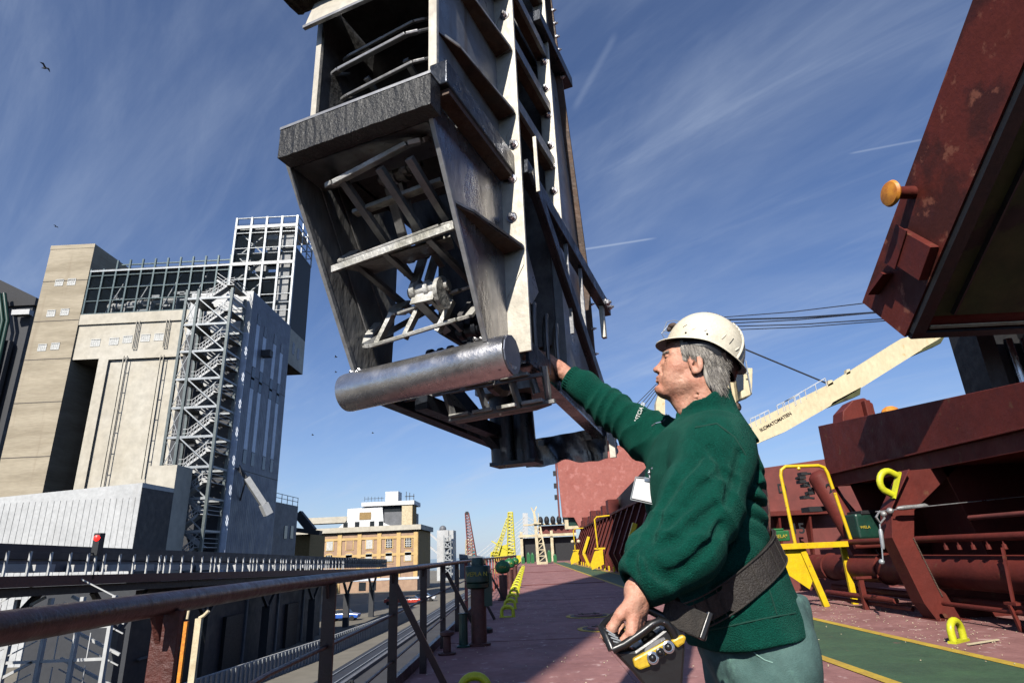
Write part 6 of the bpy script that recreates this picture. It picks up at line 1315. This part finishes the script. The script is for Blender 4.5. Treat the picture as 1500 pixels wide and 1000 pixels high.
# belt: band around the fleece, plus hanging tab
def belt_pt(ang, z, grow):
    z_ = z; xc = float(np.interp(z_, LZ, [q[1] for q in lv_])); a_ = float(np.interp(z_, LZ, [q[2] for q in lv_])) + grow; b_ = float(np.interp(z_, LZ, [q[3] for q in lv_])) + grow
    c_, s_ = math.cos(ang), math.sin(ang); k = (abs(c_) ** 2.3 + abs(s_) ** 2.3) ** (-1 / 2.3); return V3((xc + a_ * c_ * k, YM + b_ * s_ * k, z))
V = []; NB = 90
for dz, gr in ((-.033, .011), (.033, .010), (.033, .015), (-.033, .017)):
    for i in range(NB):
        t = 2 * math.pi * i / NB; p = belt_pt(t, 1.09, .0); z = 1.075 + .60 * (p[0] - .585) + dz * (1.0 if math.cos(t) > -.4 else .7); V.append(belt_pt(t, z, gr))
blt = MB().add(V, [(k * NB + i, k * NB + (i + 1) % NB, ((k + 1) % 4) * NB + (i + 1) % NB, ((k + 1) % 4) * NB + i) for k in range(4) for i in range(NB)]).build('waist_belt', 'leather', per, smooth=True)
b = MB()
for i in range(0, NB, 3):
    t = 2 * math.pi * i / NB; p = belt_pt(t, 1.09, .0); z = 1.075 + .60 * (p[0] - .585); b.path([belt_pt(t, z - .031, .018), belt_pt(t, z + .031, .016)], .0014, 4)
for dz in (-.032, .032): b.path([belt_pt(2 * math.pi * i / NB, 1.075 + .60 * (belt_pt(2 * math.pi * i / NB, 1.09, 0)[0] - .585) + dz, .018) for i in range(NB)], .0022, 5, closed=True)
b.build('belt_stitching', 'webbing', blt)
p0_, p1_ = V3(at(972, 892, Y=1.50)), V3(at(1038, 920, Y=1.50)); MB().beam(p0_, p1_, .012, .058, (.3, .2, 1)).build('belt_end', 'webbing', blt, bevel=.004)
MB().beam(V3(at(1030, 914, Y=1.493)), V3(at(1037, 918, Y=1.493)), .014, .062, (.3, .2, 1)).build('belt_tip', 'black_plastic', blt, bevel=.002)
# zipped pocket on the fleece, hem seam
def surf(px, py, y0=1.4, y1=1.8):     # first hit of the camera ray with the fleece
    d = ray(px, py); Y = y0
    while Y < y1:
        q = EYE + d * (Y / d[1]); P = [np.float32([[[q[i]]]]) for i in range(3)]
        if float(fleece(P).ravel()[0]) < 0: return q
        Y += .003
    return EYE + d * (y1 / d[1])
def seam(name, pts, r, m, par, off=.002):
    r = r * 1.6
    Q = []
    for (a, c) in zip(pts[:-1], pts[1:]):
        n = max(2, int(math.hypot(c[0] - a[0], c[1] - a[1]) / 6))
        for i in range(n): q = surf(a[0] + (c[0] - a[0]) * i / n, a[1] + (c[1] - a[1]) * i / n); q = q - (q - EYE) / np.linalg.norm(q - EYE) * off; Q.append(q)
    return MB().path(Q, r, 6).build(name, m, par, smooth=True)
seam('pocket_seam', [(1060, 856), (1074, 849), (1090, 852), (1100, 862)], .0016, 'seam', fl_); seam('pocket_seam', [(1062, 862), (1080, 866), (1096, 872)], .0014, 'seam', fl_)
seam('zip_pull', [(1078, 850), (1092, 862)], .0024, 'chrome', fl_, .003)
seam('shoulder_seam', [(1018, 626), (1050, 620), (1076, 640), (1096, 672)], .0014, 'seam', fl_)
seam('hem_seam', [(1018, 926), (1070, 916), (1120, 905), (1172, 896)], .0013, 'seam', fl_)
seam('side_seam', [(1112, 805), (1126, 860), (1140, 905)], .0010, 'seam', fl_)
# lettering on the upper sleeve
q = V3(surf(937, 604, 1.8, 2.2)); q -= (q - EYE) / np.linalg.norm(q - EYE) * .016
text('sleeve_lettering', 'ASTCIA SI', .017, fl_, q, V3(at(942, 590, Y=2)) - V3(at(933, 612, Y=2)), (-.8, 0, .35), 'print_white', .0006)
b = MB(); zp = [V3(surf(px, py, 1.5, 2.1)) - V3((0, .003, 0)) for px, py in ((976, 606), (974, 614), (968, 620))]; b.path(zp, .0022, 6); b.path([V3(surf(px, py, 1.5, 2.1)) - V3((0, .004, 0)) for px, py in ((968, 618), (960, 620), (954, 624))], .0018, 6)
b.build('zip', 'chrome', fl_)
# ---- trousers and boots
def trou(P):
    x, y, z = P; d = Ell(P, (.590, YM, .92), (.143, .180, .20)); d = smin(d, Ell(P, (.600, YM, .86), (.103, .16, .12)), .05)
    for sy in (-1, 1):
        d = smin(d, Cap(P, (.59, YM + sy * .085, .82), (.575, YM + sy * .10, .48), .115, .088), .045); d = smin(d, Cap(P, (.575, YM + sy * .10, .48), (.60, YM + sy * .105, .12), .088, .075), .03)
    d = d - .014 * np.abs(Noise(x * 11 + z * 7, y * 8, z * 6 - x * 5)) - .003 * Noise(x * 22, y * 22, z * 14); d = smax(d, .09 - z, .01); return smax(d, z - .99, .01)
tr_ = meshobj('trousers', [nets(trou, (.36, 1.5, .07), (.84, 2.1, 1.02), .008)], 'trouser', per)
def boots(P):
    d = None
    for sy in (-1, 1):
        q = smin(Cap(P, (.60, YM + sy * .105, .16), (.60, YM + sy * .105, .07), .056, .056), Cap(P, (.60, YM + sy * .105, .055), (.46, YM + sy * .12, .045), .05, .047), .03); q = smax(q, -P[2] + .003, .01); d = q if d is None else np.minimum(d, q)
    return d
meshobj('boots', [nets(boots, (.38, 1.6, -.01), (.70, 2.02, .24), .009)], 'boot', per)
b = MB(); pk = []
for px, py in ((1092, 936), (1098, 948), (1108, 958), (1120, 966), (1132, 970)):
    d = ray(px, py); Y = 1.4
    while Y < 1.8 and float(trou([np.float32([[[(EYE + d * (Y / d[1]))[i]]]]) for i in range(3)]).ravel()[0]) > 0: Y += .003
    pk.append(EYE + d * ((Y - .002) / d[1]))
b.path(pk, .0016, 6).build('pocket_seam', 'pale_seam', tr_, smooth=True)
# ---- badge
c0 = V3(surf(950, 705, 1.5, 2.1)); Yb_ = c0[1] - .012
cp = [V3(at(px, py, Y=Yb_)) for px, py in ((925, 729), (961, 737), (967, 704), (932, 700))]
bd = thing('name_badge', tuple(cp[0]), 'blank white name badge in a clear holder clipped to the green fleece', 'badge')
MB().prism(cp, (0, .002, 0)).build('card', 'badge', bd); cc = [V3(at(px, py, Y=Yb_ - .0025)) for px, py in ((923.5, 731), (962.5, 739.5), (968.5, 702), (931, 698))]
b = MB()
for i in range(4): b.beam(cc[i], cc[(i + 1) % 4], .0015, .0022)
b.build('holder', 'galv', bd)
MB().prism([V3(at(px, py, Y=Yb_ - .003)) for px, py in ((944, 698), (960, 702), (958, 707), (944, 704))], (0, .003, 0)).tube(at(952, 700, Y=Yb_ - .004), at(951, 688, Y=Yb_), .0025, 8).ball(at(951, 692, Y=Yb_ - .004), .006, 10, 6).ball(at(956, 686, Y=Yb_), .005, 10, 6).build('clip', 'chrome', bd, smooth=True)
# ---- radio remote control
RY = 1.44
A3 = lambda px, py, dy=0.: V3(at(px, py, Y=RY + dy))
rm = thing('remote_control', tuple(A3(955, 990)), 'black and yellow radio crane controller held at the worker hip', 'remote control')
MB().prism([A3(q[0], q[1], .0) for q in ((897, 953), (930, 952), (955, 935), (985, 912), (1003, 930), (1004, 952), (1000, 1010), (950, 1012), (928, 985))], (0, .085, 0)).build('housing', 'black_plastic', rm, bevel=.006)
MB().prism([A3(q[0], q[1], -.012) for q in ((927, 965), (945, 955), (975, 938), (981, 937), (990, 951), (960, 968), (952, 976), (938, 981), (930, 977))], (0, .03, 0)).build('front_band', 'remote_yellow', rm, bevel=.004)
MB().prism([A3(q[0], q[1], -.011) for q in ((983, 938), (992, 933), (1001, 929), (1006, 933), (1003, 942), (993, 949))], (0, .03, 0)).build('front_band', 'remote_yellow', rm, bevel=.004)
MB().prism([A3(q[0], q[1], -.008) for q in ((944, 955), (975, 936), (973, 933), (960, 938), (946, 949))], (0, .06, 0)).build('panel_edge', 'steel_dark', rm)
for px, py, r in ((956, 963, .0125), (967, 955, .0095), (979, 947, .0125)):
    kb = MB().lathe([(r, 0), (r, .004), (r * .75, .005), (r * .72, .003)], A3(px, py, -.014), ax=(0, -1, .1), n=22).build('knob_ring', 'chrome' if r > .01 else 'black_plastic', rm, smooth=True); MB().ball(A3(px, py, -.019), r * .62, 14, 8).build('knob', 'black_plastic', kb, smooth=True)
MB().path([A3(897, 951, -.01), A3(915, 943, -.012), (A3(940, 926, -.012)), A3(955, 914, -.012), A3(966, 909, -.01), A3(976, 912, -.008), A3(984, 922, -.005), A3(992, 940, 0)], .0085, 12).build('guard_rail', 'black_plastic', rm, smooth=True)
MB().path([A3(897, 951, -.01), A3(889, 932, .0), A3(882, 918, .02), A3(886, 913, .03), A3(900, 902, .045), A3(914, 894, .055), A3(930, 890, .06), A3(952, 893, .06), A3(975, 905, .06), A3(990, 925, .06)], .0092, 12).build('carry_handle', 'black_plastic', rm, smooth=True)
MB().prism([A3(883, 917, .0), A3(897, 952, -.004), A3(915, 941, -.004), A3(900, 925, .0)], (0, .06, 0)).build('side_cheek', 'black_plastic', rm, bevel=.003)
b = MB()
for k in range(4): b.path([A3(888 + k * 3, 922 + k * 5.5, -.006), A3(901 + k * 4, 930 + k * 4, -.006)], .0018, 6)
b.build('cheek_fins', 'galv', rm)
for px, py in ((931, 944), (964, 925)): MB().prism([A3(px - 7, py - 2, .02), A3(px + 2, py + 7, .02), A3(px + 7, py - 1, .02), A3(px + 3, py - 7, .02)], (0, .02, 0)).build('label_plate', 'galv', rm)
for px, py in ((946, 938), (955, 930)): MB().tube(A3(px, py + 6, .04), A3(px - 3, py - 12, .035), .008, 12).ball(A3(px - 3, py - 13, .035), .013, 14, 8).build('joystick', 'black_plastic', rm, smooth=True)
for px, py in ((957, 913), (973, 911)): MB().ball(A3(px, py, -.020), .0018, 8, 5).build('screw', 'chrome', rm)
